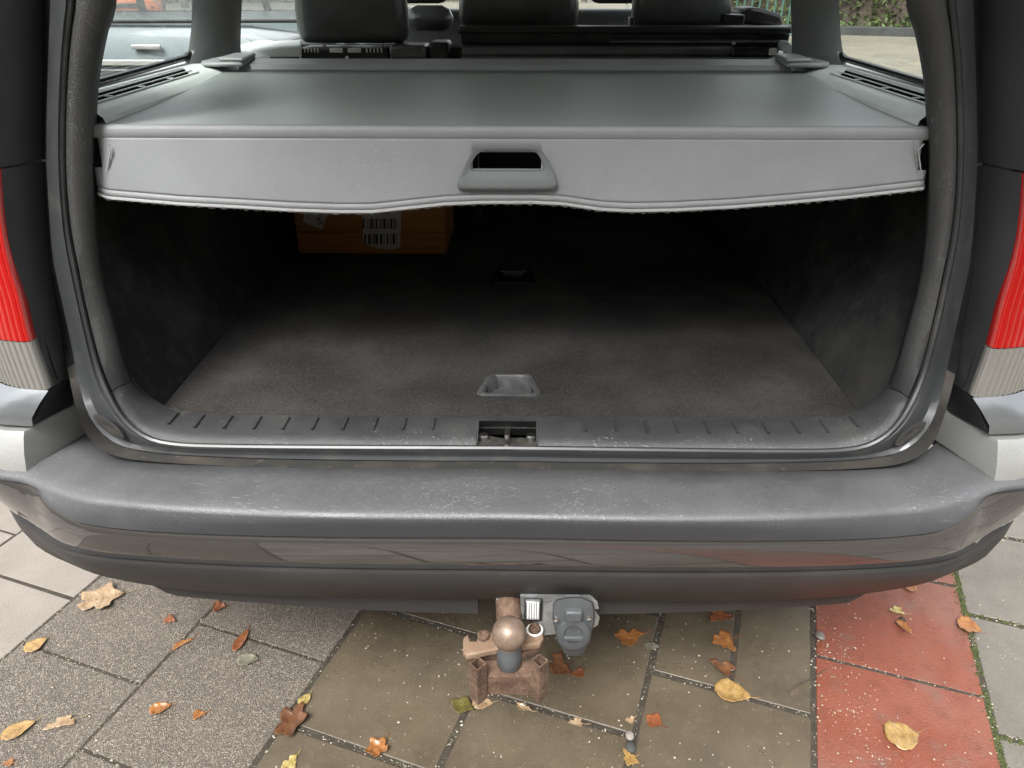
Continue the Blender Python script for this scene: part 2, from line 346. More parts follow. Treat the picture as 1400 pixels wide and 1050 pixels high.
for k in range(-9, 7):
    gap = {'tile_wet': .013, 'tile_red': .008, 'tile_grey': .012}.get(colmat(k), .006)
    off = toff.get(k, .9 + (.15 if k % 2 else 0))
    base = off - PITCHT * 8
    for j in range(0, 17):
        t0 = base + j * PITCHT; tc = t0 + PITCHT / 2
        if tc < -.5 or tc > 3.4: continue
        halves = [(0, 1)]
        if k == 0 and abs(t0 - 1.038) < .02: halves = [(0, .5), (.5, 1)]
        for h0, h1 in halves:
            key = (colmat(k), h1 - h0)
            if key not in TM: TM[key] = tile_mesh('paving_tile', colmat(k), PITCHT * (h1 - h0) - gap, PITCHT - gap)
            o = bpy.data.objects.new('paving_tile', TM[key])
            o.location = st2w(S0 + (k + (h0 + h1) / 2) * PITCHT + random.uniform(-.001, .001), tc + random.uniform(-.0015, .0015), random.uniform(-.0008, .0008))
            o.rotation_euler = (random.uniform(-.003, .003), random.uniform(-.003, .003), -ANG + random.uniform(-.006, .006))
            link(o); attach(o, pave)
# grit and moss
def octa(m, c, r, sq=.6):
    a = random.random() * 6.28; s = [r * random.uniform(.6, 1.2) for _ in range(3)]
    ps = []
    for i in range(5): ps.append(V(math.cos(a + i * 1.257) * s[0] * random.uniform(.8, 1.1), math.sin(a + i * 1.257) * s[1] * random.uniform(.8, 1.1), 0))
    ps.append(V(r * .1, 0, r * sq)); ps.append(V(0, 0, -r * .3))
    m.add([Vector(c) + p for p in ps], [(i, (i + 1) % 5, 5) for i in range(5)] + [((i + 1) % 5, i, 6) for i in range(5)])
gm = MB()
for i in range(15000):
    s = random.uniform(-2.0, 1.3); t = random.uniform(.35, 2.1)
    k = math.floor((s - S0) / PITCHT)
    dens = {0: .6, -1: .6, -2: 1, 1: .4, 2: .5}.get(k, .22)
    cl = noise.noise(V(s * 6, t * 6, 3)) * .5 + .5
    if random.random() > dens * (.35 + cl): continue
    r = random.choice((.0006, .0007, .0008, .001, .0012, .0016, .0024)) * random.uniform(.8, 1.2)
    octa(gm, st2w(s, t, .0012), r)
for i in range(2600):     # crumbs lying in the joints
    k = random.choice((-4, -3, -2, -1, 0, 1, 2, 3)); s = S0 + k * PITCHT + random.gauss(0, .0035); t = random.uniform(.5, 1.8)
    if random.random() < .5:
        s = S0 + (k + random.random()) * PITCHT; t = toff.get(k, .9) + random.choice((-1, 0, 1)) * PITCHT + random.gauss(0, .003)
    octa(gm, st2w(s, t, -.0005), random.choice((.0008, .001, .0014, .002)))
for i in range(420):      # washed-together grit on the red strip and along the joints
    if i < 240:
        s = S0 + PITCHT * (1.22 + random.gauss(0, .07) + .12 * math.sin(i)); t = random.uniform(.85, 1.6)
        t = random.gauss(1.10, .17); s = S0 + PITCHT * (1.26 + .10 * math.sin(t * 9) + random.gauss(0, .09))
    else:
        k = random.choice((-1, 0, 1, 1, 2)); s = S0 + k * PITCHT + random.gauss(0, .006); t = random.uniform(.6, 1.7)
    octa(gm, st2w(s, t, .001), random.choice((.0008, .001, .0013, .0018, .0026)))
tag(gm.build('grit', 'grit', smooth=False, weld=False), 'pale grit and crumbs scattered over the wet paving', 'grit', kind='stuff')
mm_ = MB()
for i in range(900):
    a = random.random()
    s = S0 + 2 * PITCHT + random.gauss(0, .0045); t = random.choice((1.05, 1.16, 1.3, 1.42, 1.5)) + random.gauss(0, .035)
    if a > .8: s = S0 + 2 * PITCHT + random.uniform(0, .12); t = random.choice((1.105, 1.415)) + random.gauss(0, .004)
    octa(mm_, st2w(s, t, -.004 + random.random() * .004), random.uniform(.002, .0045), .9)
tag(mm_.build('moss', 'moss', smooth=False, weld=False), 'green moss growing in the joint beside the red tiles', 'moss', kind='stuff')

# ------------------------------------------------------------------ the station wagon
car = empty('station_wagon', (0, 3, 0), 'dark grey station wagon seen from behind with its tailgate raised and boot open', 'car')
def sym(pts): return [Vector((-p.x, p.y, p.z)) for p in reversed(pts)]
def U(curve, n, top=None):           # a left half curve (top ... bottom centre) mirrored to a full U, closed over the top
    h = smoothcurve(curve, n); h[-1].x = 0
    return h + sym(h)[1:]
# traced opening curves, left half, top to bottom centre
inner_px = [(160, 0), (148, 45), (137, 103), (133, 154), (131, 206), (132, 267), (137, 340), (145, 390), (157, 434), (171, 487), (184, 519), (201, 538), (222, 553), (248, 562), (314, 566), (440, 568), (570, 568.5), (700, 569)]
outer_px = [(99, 0), (91, 69), (87, 137), (86, 206), (88, 260), (94, 315), (104, 366), (116, 424), (132, 487), (148, 531), (170, 569), (200, 595), (240, 606), (314, 609), (440, 610), (570, 610.5), (700, 611)]
seal_px = [(69, 0), (65, 103), (63, 206), (66, 274), (72, 350), (83, 405), (96, 465), (107, 519), (119, 562), (138, 591), (165, 609), (201, 617), (251, 622), (346, 626), (440, 628), (570, 629.5), (700, 630)]
chan_px = [(58, 0), (58, 103), (57, 206), (60, 274), (66, 350), (74, 405), (84, 465), (95, 519), (106, 565), (124, 603), (160, 624), (220, 632), (314, 637), (440, 640), (570, 641), (700, 641)]
def oc(px, fo, xtop, off_top):
    c = [at_open(x, y, fo(y)) for x, y in px]
    y0 = .81 + off_top
    xt = abs(c[0].x)
    top = [V(0, y0 + .2 * 1.45, 1.45), V(-xt * .5, y0 + .2 * 1.44, 1.44), V(-xt + .10, y0 + .2 * 1.40, 1.40), V(-xt + .035, y0 + .2 * 1.31, 1.31)]
    return top + c
def ramp(y, a, b, y0=480, y1=575):
    t = min(1, max(0, (y - y0) / (y1 - y0))); t = t * t * (3 - 2 * t); return a + (b - a) * t
def pxmix(a, b, t, n=40):
    A = smoothcurve([V(p[0], p[1], 0) for p in a], n); B = smoothcurve([V(p[0], p[1], 0) for p in b], n)
    return [(p.x + (q.x - p.x) * t, p.y + (q.y - p.y) * t) for p, q in zip(A, B)]
NU = 120
cT1 = oc(inner_px, lambda y: ramp(y, .06, .072), .52, .06)
cTa = oc(pxmix(inner_px, outer_px, .16), lambda y: ramp(y, .022, .052), .53, .022)
cTb = oc(pxmix(inner_px, outer_px, .60), lambda y: ramp(y, .010, .013), .55, .010)
cTc = oc(pxmix(inner_px, outer_px, .9), lambda y: ramp(y, .004, -.002), .565, .004)
cT2 = oc(outer_px, lambda y: ramp(y, .012, -.004), .57, .012)
cSa = oc(pxmix(outer_px, seal_px, .08), lambda y: ramp(y, .004, -.010), .572, .004)
cSb = oc(pxmix(outer_px, seal_px, .30), lambda y: ramp(y, -.006, -.016), .58, -.006)
cSc = oc(pxmix(outer_px, seal_px, .55), lambda y: ramp(y, .002, -.014), .587, .002)
cSd = oc(pxmix(outer_px, seal_px, .72), lambda y: ramp(y, .012, -.008), .592, .012)
cS2 = oc(seal_px, lambda y: ramp(y, .020, -.014), .60, .02)
cC = oc(chan_px, lambda y: ramp(y, .045, -.036), .615, .045)
full = {k: U(c, NU) for k, c in dict(T1=cT1, Ta=cTa, Tb=cTb, Tc=cTc, T2=cT2, Sa=cSa, Sb=cSb, Sc=cSc, Sd=cSd, S2=cS2, C=cC).items()}
# trim rows: deep inside first
deep = [p + V(0, .05, 0) + V(math.copysign(.075, p.x) * min(1, abs(p.x) * 2), 0, 0) for p in full['T1']]
deep = [V(p.x, p.y, p.z if q.z > .66 else q.z - .03) for p, q in zip(deep, full['T1'])]
rows = [deep, full['T1'], full['Ta'], full['Tb'], full['Tc'], full['T2']]
n2 = len(full['T1'])
isplit = next(i for i in range(NU) if full['Tb'][i].z < .665 and i > 20)
LAT = .047     # half width of the latch recess
def seg(rows, a, b): return [r[a:b + 1] for r in rows]
ml = MB().grid(seg(rows, 0, isplit)); mr = MB().grid(seg(rows, n2 - 1 - isplit, n2 - 1))
pt = MB(); pt.v = []; pt.add(ml.v, ml.f); pt.build('pillar_trim', 'grain_trim', car, weld=False, autos=75)
MB().add(mr.v, mr.f).build('pillar_trim', 'grain_trim', car, weld=False, autos=75)
# sill trim between the splits, with the latch recess cut out of it
def with_x(row, xs):
    row = list(row)
    for x in xs:
        for i in range(len(row) - 1):
            a, b = row[i], row[i + 1]
            if (a.x - x) * (b.x - x) < 0 and min(a.z, b.z) < .64:
                row.insert(i + 1, a.lerp(b, (x - a.x) / (b.x - a.x))); break
    return row
srow = [with_x(r, (-LAT, LAT)) for r in seg(rows, isplit, n2 - 1 - isplit)]
srow = [[p + (V(0, 0, -.0015) if j in (0, len(r) - 1) else V(0, 0, 0)) for j, p in enumerate(r)] for r in srow]
sm = MB(); ns = len(srow[0])
for i in range(1, len(srow) - 1):
    for j in range(ns - 1):
        a, b = srow[i][j], srow[i][j + 1]
        cx = (a.x + b.x) / 2
        if abs(cx) < LAT and i >= 2: continue
        sm.add([srow[i][j], srow[i][j + 1], srow[i + 1][j + 1], srow[i + 1][j]], [(0, 1, 2, 3)])
sill = sm.build('sill_trim', 'sill_trim', car, autos=75)
# ribs across the sill
for px in [250, 284, 322, 361, 399, 438, 478, 518, 557, 596, 798, 838, 879, 919, 960, 998, 1038, 1079, 1117, 1156]:
    a = at_open(px, 571, .072); x = a.x
    def on(row):
        r = full[row]
        for i in range(len(r) - 1):
            if r[i].z < .66 and (r[i].x - x) * (r[i + 1].x - x) <= 0: return r[i].lerp(r[i + 1], (x - r[i].x) / (r[i + 1].x - r[i].x))
    pts = [on('T1').lerp(on('Ta'), .6), on('Ta'), on('Ta').lerp(on('Tb'), .35), on('Ta').lerp(on('Tb'), .75)]
    q = MB(); wdt = .0024
    q.grid([[p + V(-wdt, 0, -.0012), p + V(-wdt * .4, -.001, .0040), p + V(wdt * .6, -.001, .0036), p + V(wdt, 0, -.0012)] for p in pts])
    q.build('scuff_rib', 'sill_trim', sill)
# recess walls, floor and striker
t1 = full['Ta'][n2 // 2]; b1 = full['T2'][n2 // 2]
rm = MB(); zb = b1.z - .012
ring = [V(-LAT, b1.y + .001, b1.z + .002), V(-LAT, t1.y, t1.z), V(LAT, t1.y, t1.z), V(LAT, b1.y + .001, b1.z + .002)]
low = [V(-LAT + .002, b1.y + .001, zb), V(-LAT + .002, t1.y + .012, zb - .012), V(LAT - .002, t1.y + .012, zb - .012), V(LAT - .002, b1.y + .001, zb)]
rm.add(ring + low, [(0, 1, 5, 4), (1, 2, 6, 5), (2, 3, 7, 6)])
rec = rm.build('latch_recess', 'black_plastic', sill, smooth=False)
dm = MB(); dm.grid([[V(-LAT + .002 + (2 * LAT - .004) * i / 20, b1.y + .001 + .034 * j / 8, zb + .012 - .006 * (j / 8) + .004 * noise.noise(V(i * .6, j * .7, 2))) for i in range(21)] for j in range(9)])
dm.build('recess_dirt', 'channel_dirt', sill)
MB().tube([V(0, b1.y + .006, zb + .003), V(0, b1.y + .008, b1.z + .014), V(0, b1.y + .03, t1.z - .002), V(0, t1.y + .006, t1.z - .02)], .0042, 10).build('striker', 'metal', sill)
for sx in (-1, 1):
    MB().lathe((sx * .036, b1.y + .025, zb + .012), [(0, .006), (.006, .006), (.008, .002), (.008, -.006)], 10).build('bolt', 'metal', sill)
    fw = MB(); fw.box((sx * (LAT - .001), (b1.y + t1.y) / 2, (b1.z + t1.z) / 2 - .002), (.004, .05, .012), Matrix.Rotation(math.atan2(t1.z - b1.z, t1.y - b1.y), 3, 'X'))
    fw.build('recess_rim', 'sill_trim', sill, bevel=.001)
# the painted flange with its rubber edge
MB().grid([full[k] for k in ('T2', 'Sa', 'Sb', 'Sc', 'Sd', 'S2')]).build('door_flange', 'flange_paint', car, weld=False)
ic = next(i for i in range(20, NU) if full['S2'][i].z < .70)
chr_ = [full['S2'], [p + V(0, .012, -.004) for p in full['S2']], full['C']]
MB().grid(seg(chr_, ic, n2 - 1 - ic)).build('water_channel', 'channel_dirt', car, weld=False)
for a_, b_ in ((0, ic), (n2 - 1 - ic, n2 - 1)): MB().grid(seg(chr_, a_, b_)).build('water_channel', 'black_plastic', car, weld=False)  # upper channel coloured black for the shadow in the gap
sealc = [p + V(0, -.002, .0005) for p in full['Sa']]
MB().tube(sealc, .0048, 8, False).build('rubber_seal', 'seal_rubber', car, weld=False)
# drain plugs in the lower corners of the flange
for sx in (-1, 1):
    c = at_open(152, 580, -.02); c = V(sx * abs(c.x), c.y - .006, c.z)
    q = MB(); d1 = V(sx * .45, .05, .85).normalized() if False else V(-sx * .62, 0, -.78); d2 = V(0, -.35, 0) .normalized()
    nrm = V(0, -1, 0).cross(d1).normalized()
    ringp = [[c + d1 * (.026 * k * math.cos(a)) + nrm * (.010 * k * math.sin(a)) + V(0, -.002 * (1 - (k - .6) ** 2 * 3) , 0) for a in [i * 2 * math.pi / 20 for i in range(20)]] for k in (1, .85, .7, .3, .02)]
    q.grid(ringp, True); q.build('drain_plug', 'channel_dirt', car)

# black corner panels beside the opening, tail lights
def side_pair(name, curves, n, mat, parent=None, **kw):
    m = loft(curves, n); a = m.build(name, mat, parent or car, **kw); b = m.flipped().build(name, mat, parent or car, **kw); return a, b
gap_px = [(58, 0), (58, 100), (58, 206), (62, 280), (69, 360), (79, 430), (90, 490), (97, 513)]
gapc = [at_open(x, y, .045) for x, y in gap_px]
edgec = [at_open(x, y, -.035) for x, y in [(-1, 0), (-4, 60), (-4, 140), (-2, 220), (4, 300), (13, 352), (30, 412), (43, 466), (66, 532)]]
gtop = [V(-.50, .86 + .2 * 1.42, 1.42), V(-.57, .86 + .2 * 1.31, 1.31)]; etop = [V(-.54, .78 + .2 * 1.42, 1.42), V(-.605, .78 + .2 * 1.31, 1.31)]
def cut(c, z, upper):
    d = smoothcurve(c, 80); out = []
    for a, b in zip(d, d[1:]):
        if (a.z > z) == upper: out.append(a)
        if (a.z - z) * (b.z - z) < 0: out.append(a.lerp(b, (z - a.z) / (b.z - a.z)))
    if (d[-1].z > z) == upper: out.append(d[-1])
    return poly_resample(out, 24)
def outw(c, dx, dy): return [p + V(-dx, dy, 0) for p in c]
for upper in (True, False):
    g_ = cut(gtop + gapc, .972 + (.0015 if upper else -.0015), upper); e_ = cut(etop + edgec, .978 + (.0015 if upper else -.0015), upper)
    mid = [a.lerp(b, .55) + V(.0015, -.002, 0) for a, b in zip(poly_resample(g_, 30), poly_resample(e_, 30))]
    cs = [outw(g_, -.004, .03), g_, mid, e_, outw(e_, .006, .002)]
    if upper: cs += [outw(e_, .02, .012), outw(e_, .045, .06), outw(e_, .055, .12)]
    side_pair('corner_panel', cs, 30, 'black_panel', autos=85)
# tail light: red upper lens, clear lower lens, ribbed
lt = cut(etop + edgec, .9765, False)
def split_z(c, z): return [p for p in c if p.z >= z], [p for p in c if p.z <= z]
zr = at_open(43, 466, -.035).z
red = cut(lt, zr + .0006, True); clr = cut(lt, zr - .0006, False)
def lens(part, mat, sx, parent, name, ribs=1.0):
    rowsL = []
    W = [(0, .012), (.0, .0), (.012, -.004), (.06, .008), (.12, .05), (.155, .12), (.17, .2)]
    cv = [[p + V(-a, b, 0) for p in poly_resample(part, 14)] for a, b in W]
    dense = []
    for j in range(14):
        dense.append(poly_resample(smoothcurve([c[j] for c in cv], 60), 260))
    rowsL = dense
    if ribs:
        for r in rowsL:
            for k in range(3, len(r)): r[k] = r[k] + V(.3, 1, 0) * (ribs * (.005, .0045, .0012, .0003, 0, 0, .0003, .0012)[k % 8])
    m = MB().grid(rowsL)
    if sx > 0: m = m.flipped()
    return m.build(name, mat, parent, autos=8)
for sx in (-1, 1):
    hb = [[p + V(-a, b, 0) for p in poly_resample(lt, 10)] for a, b in ((0.002, .03), (.06, .03), (.11, .08), (.15, .2))]
    m = MB().grid(hb)
    if sx > 0: m = m.flipped()
    tl = m.build('tail_light', 'black_plastic', car)
    lens(red, 'lens_red', sx, tl, 'red_lens', .18); lens(clr, 'lens_clear', sx, tl, 'clear_lens', .45)
# body corner below the light: ledge coloured with its white reflection, jamb, silver moulding
def pair_m(m, name, mat, **kw):
    return m.build(name, mat, car, **kw), m.flipped().build(name, mat, car, **kw)
J = lambda px, py, z: at_z(px, py, z)
ja, jb = at_open(97, 514, .045), at_open(66, 534, -.04)
jc, jd = J(100, 553, .622), J(47, 581, .628)
q = MB(); q.grid([[ja, ja.lerp(jb, .5), jb, jb + V(-.03, .01, .003)], [ja.lerp(jc, .5) + V(.003, 0, 0), (ja + jb + jc + jd) / 4 + V(-.002, 0, 0), jb.lerp(jd, .5), jb.lerp(jd, .5) + V(-.03, .004, 0)], [jc, jc.lerp(jd, .5), jd, jd + V(-.03, .01, 0)]])
pair_m(q, 'quarter_jamb', 'bumper_plastic')
q = MB(); l0 = [jb, jb + V(-.06, .010, 0), jb + V(-.12, .05, .0), jb + V(-.162, .12, 0), jb + V(-.19, .22, 0), jb + V(-.20, .34, 0)]
l1 = [p + V(-.006, -.014, -.012) for p in l0]; l2 = [jd + (p - l0[0]) + V(-.012 if i else 0, -.004, 0) for i, p in enumerate(l0)]
l1[0] = jb.lerp(jd, .35) + V(0, -.006, .004)
q.grid([smoothcurve(l0, 20), smoothcurve(l1, 20), smoothcurve([a.lerp(b, .6) + V(-.004, -.003, 0) for a, b in zip(l1, l2)], 20), smoothcurve(l2, 20)]); pair_m(q, 'quarter_ledge', 'paint_reflection')
ma, mb_, mc, md = J(101, 555, .620), J(33, 590, .622), J(112, 592, .5665), J(38, 648, .5665)
q = MB(); o0 = [ma + V(.014, .022, 0), ma.lerp(mb_, .5), mb_, mb_ + V(-.03, .002, 0), mb_ + V(-.08, .02, 0), mb_ + V(-.145, .09, 0), mb_ + V(-.178, .2, 0), mb_ + V(-.19, .34, 0)]
o1 = [mc + V(.014, .022, 0), mc.lerp(md, .5), md, md + V(-.03, .002, 0), md + V(-.085, .022, 0), md + V(-.15, .09, 0), md + V(-.175, .2, 0), md + V(-.18, .34, 0)]
oo = [a.lerp(b, .5) + V(-.001, -.003, 0) for a, b in zip(o0, o1)]
back = [p + V(-.01, .03, -.003) for p in o0]
q.grid([list(c) for c in (back, o0, [a.lerp(b, .12) + V(0, -.0025, 0) for a, b in zip(o0, o1)], oo, [a.lerp(b, .92) + V(0, -.0025, 0) for a, b in zip(o0, o1)], o1, [p + V(-.005, .025, -.004) for p in o1])])
pair_m(q, 'side_moulding', 'silver_plastic', autos=40)

# bumper
def bc(pts, tail, z):
    left = [at_z(x, y, z) for x, y in pts] + [V(x, y, z) for x, y in tail]
    left[0].x = 0
    h = smoothcurve(left, 70); return sym(h)[:-1] + h
z1, z2, z3 = .566, .534, .466
e1 = bc([(700, 706), (440, 704), (250, 696), (157, 688), (110, 682)], [(-.655, .834), (md.x + .004, md.y - .012), (md.x - .035, md.y - .006), (md.x - .09, md.y + .014), (md.x - .155, md.y + .086), (md.x - .182, md.y + .2), (md.x - .188, md.y + .45)], z1)
e2l = [at_z(x, y, z) for x, y, z in [(700, 735, .534), (440, 734, .534), (233, 728, .534), (120, 717, .535), (82, 702, .541), (58, 684, .550), (42, 664, .557)]] + [V(md.x + a, md.y + b, .560) for a, b in ((-.035, -.009), (-.092, .011), (-.160, .083), (-.187, .2), (-.193, .45))]
e2l[0].x = 0; hh = smoothcurve(e2l, 70); e2 = sym(hh)[:-1] + hh
e3 = bc([(700, 779), (440, 776), (233, 768), (100, 753)], [(-.72, .866), (-.785, .915), (-.85, 1.02), (-.872, 1.1), (-.885, 1.33)], z3)
e6l = [at_z(x, y, z) for x, y, z in [(700, 820, .362), (440, 816, .360), (270, 808, .358), (150, 790, .362), (92, 769, .374), (58, 752, .392)]] + [V(-.775, .915, .405), V(-.835, 1.0, .405), V(-.86, 1.1, .40), V(-.87, 1.33, .39)]
e6l[0].x = 0; hh = smoothcurve(e6l, 70); e6 = sym(hh)[:-1] + hh
def sh(c, k, dz):                # towards the car axis / away from it
    out = []
    for p in c:
        d = V(-p.x * .5, 1.2, 0) if abs(p.x) < .7 else V(-p.x, .35, 0)
        out.append(p + d.normalized() * k + V(0, 0, dz))
    return out
backc = full['C'][NU - 70:NU + 69]
# top face: from the channel and the mouldings out to the edge
bk_half = [V(0, 0, 0)] * 0
bl = [V(*p) for p in [at_z(x, y, z1 - .0005) for x, y in [(700, 641), (440, 640), (314, 637), (220, 632), (160, 624), (124, 603)]]] + [mc + V(0, .004, -.004), md + V(-.004, .010, -.004)] + [md + V(-.07, .026, -.004), md + V(-.13, .09, -.004), md + V(-.16, .2, -.004), md + V(-.17, .45, -.004)]
bl[0].x = 0; h = poly_resample(bl, 90); bk = sym(h)[:-1] + h
tf = poly_resample(e1, len(bk))
# match by x so that the strips run straight back
def match(c, ref):
    out = []
    half = [p for p in c if p.x <= 1e-6]; half = sorted(half, key=lambda p: -p.x) if False else half
    return c
rows_b = []
ins = sh(e1, .022, .0052); ins = poly_resample(ins, len(bk)); tfr = poly_resample(sh(e1, .007, .0036), len(bk)); e1r = tf
mid = [a.lerp(b, .5) + V(0, 0, .004) for a, b in zip(bk, ins)]
em = [poly_resample(c, len(bk)) for c in (sh(e1, -.003, -.005), [a + (b - a) * .55 + V(0, -.0015, 0) for a, b in zip(e1, e2)], e2)]
rows_b = [[p + V(0, .02, -.03) for p in bk], bk, mid, ins, tfr, e1r] + em
bumper = MB().grid(rows_b).build('bumper', 'bumper_plastic', car, weld=False, autos=80)
g2 = [sh(e2, .003, -.002), sh(e2, .001, -.006), sh([a.lerp(b, .35) for a, b in zip(e2, e3)], -.005, 0), sh([a.lerp(b, .75) for a, b in zip(e2, e3)], -.003, 0), e3, sh(e3, .010, -.003)]
g2 = [poly_resample(c, 139) for c in g2]
MB().grid(g2).build('painted_band', 'paint', bumper, weld=False, autos=70)
v0 = sh(e3, .010, -.004); v1 = sh(e3, -.002, -.0055); v2 = sh(e3, -.003, -.010)
v3 = [a.lerp(b, .5) + V(0, -.006, 0) for a, b in zip(poly_resample(e3, 139), poly_resample(e6, 139))]
vz = [v0, v1, v2, v3, e6, sh(e6, .03, -.012)]
val = MB().grid([poly_resample(c, 139) for c in vz]).build('valance', 'valance', bumper, weld=False, autos=70)
# lower lip, cut away around the tow bar
for x0, x1 in ((-.595, -.045), (.115, .60)):
    q = MB(); rws = []
    for i in range(31):
        x = x0 + (x1 - x0) * i / 30; yy = .838 + .038 * (abs(x) / .6) ** 2
        e = min(1, (abs(abs(x) - .6)) / .05) ** .5 if abs(x) > .55 else 1
        rws.append([V(x, yy + .004, .366), V(x, yy + .006 + .004, .352), V(x, yy + .012, .366 - .056 * e), V(x, yy + .020, .366 - .060 * e), V(x, yy + .06, .33)])
    q.grid(rws).build('valance_lip', 'valance', bumper)
# tow eye cover outline on the right
cpts = [(1160, 800), (1176, 786), (1190, 782), (1220, 779), (1244, 777), (1247, 783), (1240, 788)]
q = MB(); q.tube([at_y(x, y, .894 + .0 * i) + V(0, -.012 - .0006 * i, 0) for i, (x, y) in enumerate(cpts)], .0012, 6); q.build('tow_eye_cover', 'black_plastic', bumper)
# underside
q = MB(); q.box((0, 3.4, .27), (1.3, 4.0, .05)); q.build('underbody', 'black_plastic', car, smooth=False)
q = MB(); q.grid([[V(x, .89 + .06 * (abs(x) / .55) ** 2, .36) for x in (-.55, -.35, 0, .35, .55)], [V(x, 1.1, .30) for x in (-.55, -.35, 0, .35, .55)]]); q.build('undertray', 'black_plastic', car)

MB().box((0, 1.28, .26), (.9, .5, .12)).build('under_shade_box', 'black_plastic', car, bevel=.04)  # unseen box added beneath the boot to deepen shade on the ground
MB().tube([V(-.42, .93, .30), V(-.42, 1.3, .27), V(-.42, 1.7, .27)], .028, 12).build('exhaust', 'metal', car)  # unseen pipe added with the box for the same ground shade
# cargo floor
FZ = .586
def ringpanel(x0, x1, y0, y1, hx0, hx1, hy0, hy1, z, th=.012):
    m = MB(); xs = [x0, hx0, hx1, x1]; ys = [y0, hy0, hy1, y1]
    for i in range(3):
        for j in range(3):
            if i == 1 and j == 1: continue
            m.add([V(xs[i], ys[j], z), V(xs[i + 1], ys[j], z), V(xs[i + 1], ys[j + 1], z), V(xs[i], ys[j + 1], z)], [(0, 1, 2, 3)])
    return m
ra, rb = at_z(655, 542, FZ), at_z(747, 514, FZ); ra.x = -.054; rb.x = .054
seam = at_z(705, 405, FZ).y
f1 = ringpanel(-.562, .562, .985, seam - .0008, ra.x + .017, rb.x - .017, ra.y + .004, rb.y - .004, FZ).build('cargo_floor_panel', 'carpet', car, smooth=False, solid=.014, bevel=.0015)
rc, rd = at_z(672, 388, FZ), at_z(738, 371, FZ); rc.x = -.052; rd.x = .052
f2 = ringpanel(-.562, .562, seam + .0008, 2.12, rc.x + .014, rd.x - .014, rc.y + .004, rd.y - .004, FZ).build('cargo_floor_panel', 'carpet', car, smooth=False, solid=.014, bevel=.0015)
def tray(p0, p1, parent, mat, taper=.012, depth=.02):
    w0, w1 = p0, p1
    m = MB(); k = .010
    def loop(ins, z, sl=0):
        x0, x1, y0, y1 = w0.x + ins, w1.x - ins, w0.y + ins * .7, w1.y - ins * .7
        cc = .008
        return [V(x0 + sl * 0, y0 + cc, z), V(x0 + cc, y0, z), V(x1 - cc, y0, z), V(x1, y0 + cc, z), V(x1 - sl, y1 - cc, z), V(x1 - cc - sl, y1, z), V(x0 + cc + sl, y1, z), V(x0 + sl, y1 - cc, z)]
    ls = [loop(0, FZ + .0005, taper), loop(.001, FZ + .004, taper), loop(.007, FZ + .0042, taper), loop(.010, FZ + .001, taper), loop(.014, FZ - depth, taper)]
    m.grid(ls, True); b = len(m.v) - 8; m.f.append(tuple(b + i for i in range(8)))
    return m.build('grip_tray', mat, parent)
tray(ra, rb, f1, 'tray_plastic', .014); tray(rc, rd, f2, 'dark_gloss', .010)
# side walls of the boot, seat backs close its front
def wall_x(y, z):
    t = (z - FZ) / .45
    x = .566 + .07 * min(1, t * 2.2) + .02 * t
    if y > 1.3: x -= .045 * min(1, (y - 1.3) / .15) * max(0, min(1, (1.0 - t) * 1.6)) * max(0, min(1, (t - .12) * 4))
    return x
def wall_p(i, j):
    z = FZ - .005 + .46 * j / 14; ys_ = .985 + .09 * min(1, max(0, (z - .70) / .09)); y = ys_ + (2.15 - ys_) * i / 30
    return V(-wall_x(y, z), y, z)
q = MB(); q.grid([[wall_p(i, j) for i in range(31)] for j in range(15)])
pair_m(q, 'side_carpet', 'carpet_side')
# corner filler between wall and sill
q = MB(); q.grid([[V(-.50, .985, FZ - .006), V(-.57, .985, FZ - .006), V(-.66, 1.0, FZ)], [V(-.50, 1.05, FZ - .004), V(-.57, 1.05, FZ - .004), V(-.66, 1.05, FZ + .01)]]); pair_m(q, 'floor_edge', 'carpet_side')
# ledges with vents
q = MB(); ys = [1.085 + .0975 * i for i in range(12)]
q.grid([[V(x, y, z) for y in ys] for x, z in ((-.570, 1.012), (-.572, 1.022), (-.582, 1.031), (-.598, 1.036), (-.640, 1.044), (-.655, 1.046), (-.69, 1.046))])
led = pair_m(q, 'side_ledge', 'ledge_plastic')
for sx, lo in ((-1, led[0]), (1, led[1])):
    v = MB(); 
    def lz(x): return 1.036 + (abs(x) - .598) * .19
    v.add([V(sx * .600, 1.09, lz(.600) + .0012), V(sx * .632, 1.09, lz(.632) + .0012), V(sx * .632, 1.52, lz(.632) + .0012), V(sx * .600, 1.47, lz(.600) + .0012)], [(0, 1, 2, 3)])
    g = v.build('vent', 'vent_void', lo, smooth=False)
    for x, wd in ((.599, .0025), (.6125, .0018), (.6255, .0022), (.6290, .0012), (.6325, .002)):
        b = MB(); b.box((sx * x, 1.295, lz(x) + .0018), (wd, .43, .0016)); b.build('slat', 'ledge_plastic', g, smooth=False)
    for i in range(7):
        b = MB(); b.box((sx * (.6045 if i % 2 else .6165), 1.12 + .055 * i, lz(.608) + .0018), (.0115, .004, .0014)); b.build('slat', 'ledge_plastic', g, smooth=False)
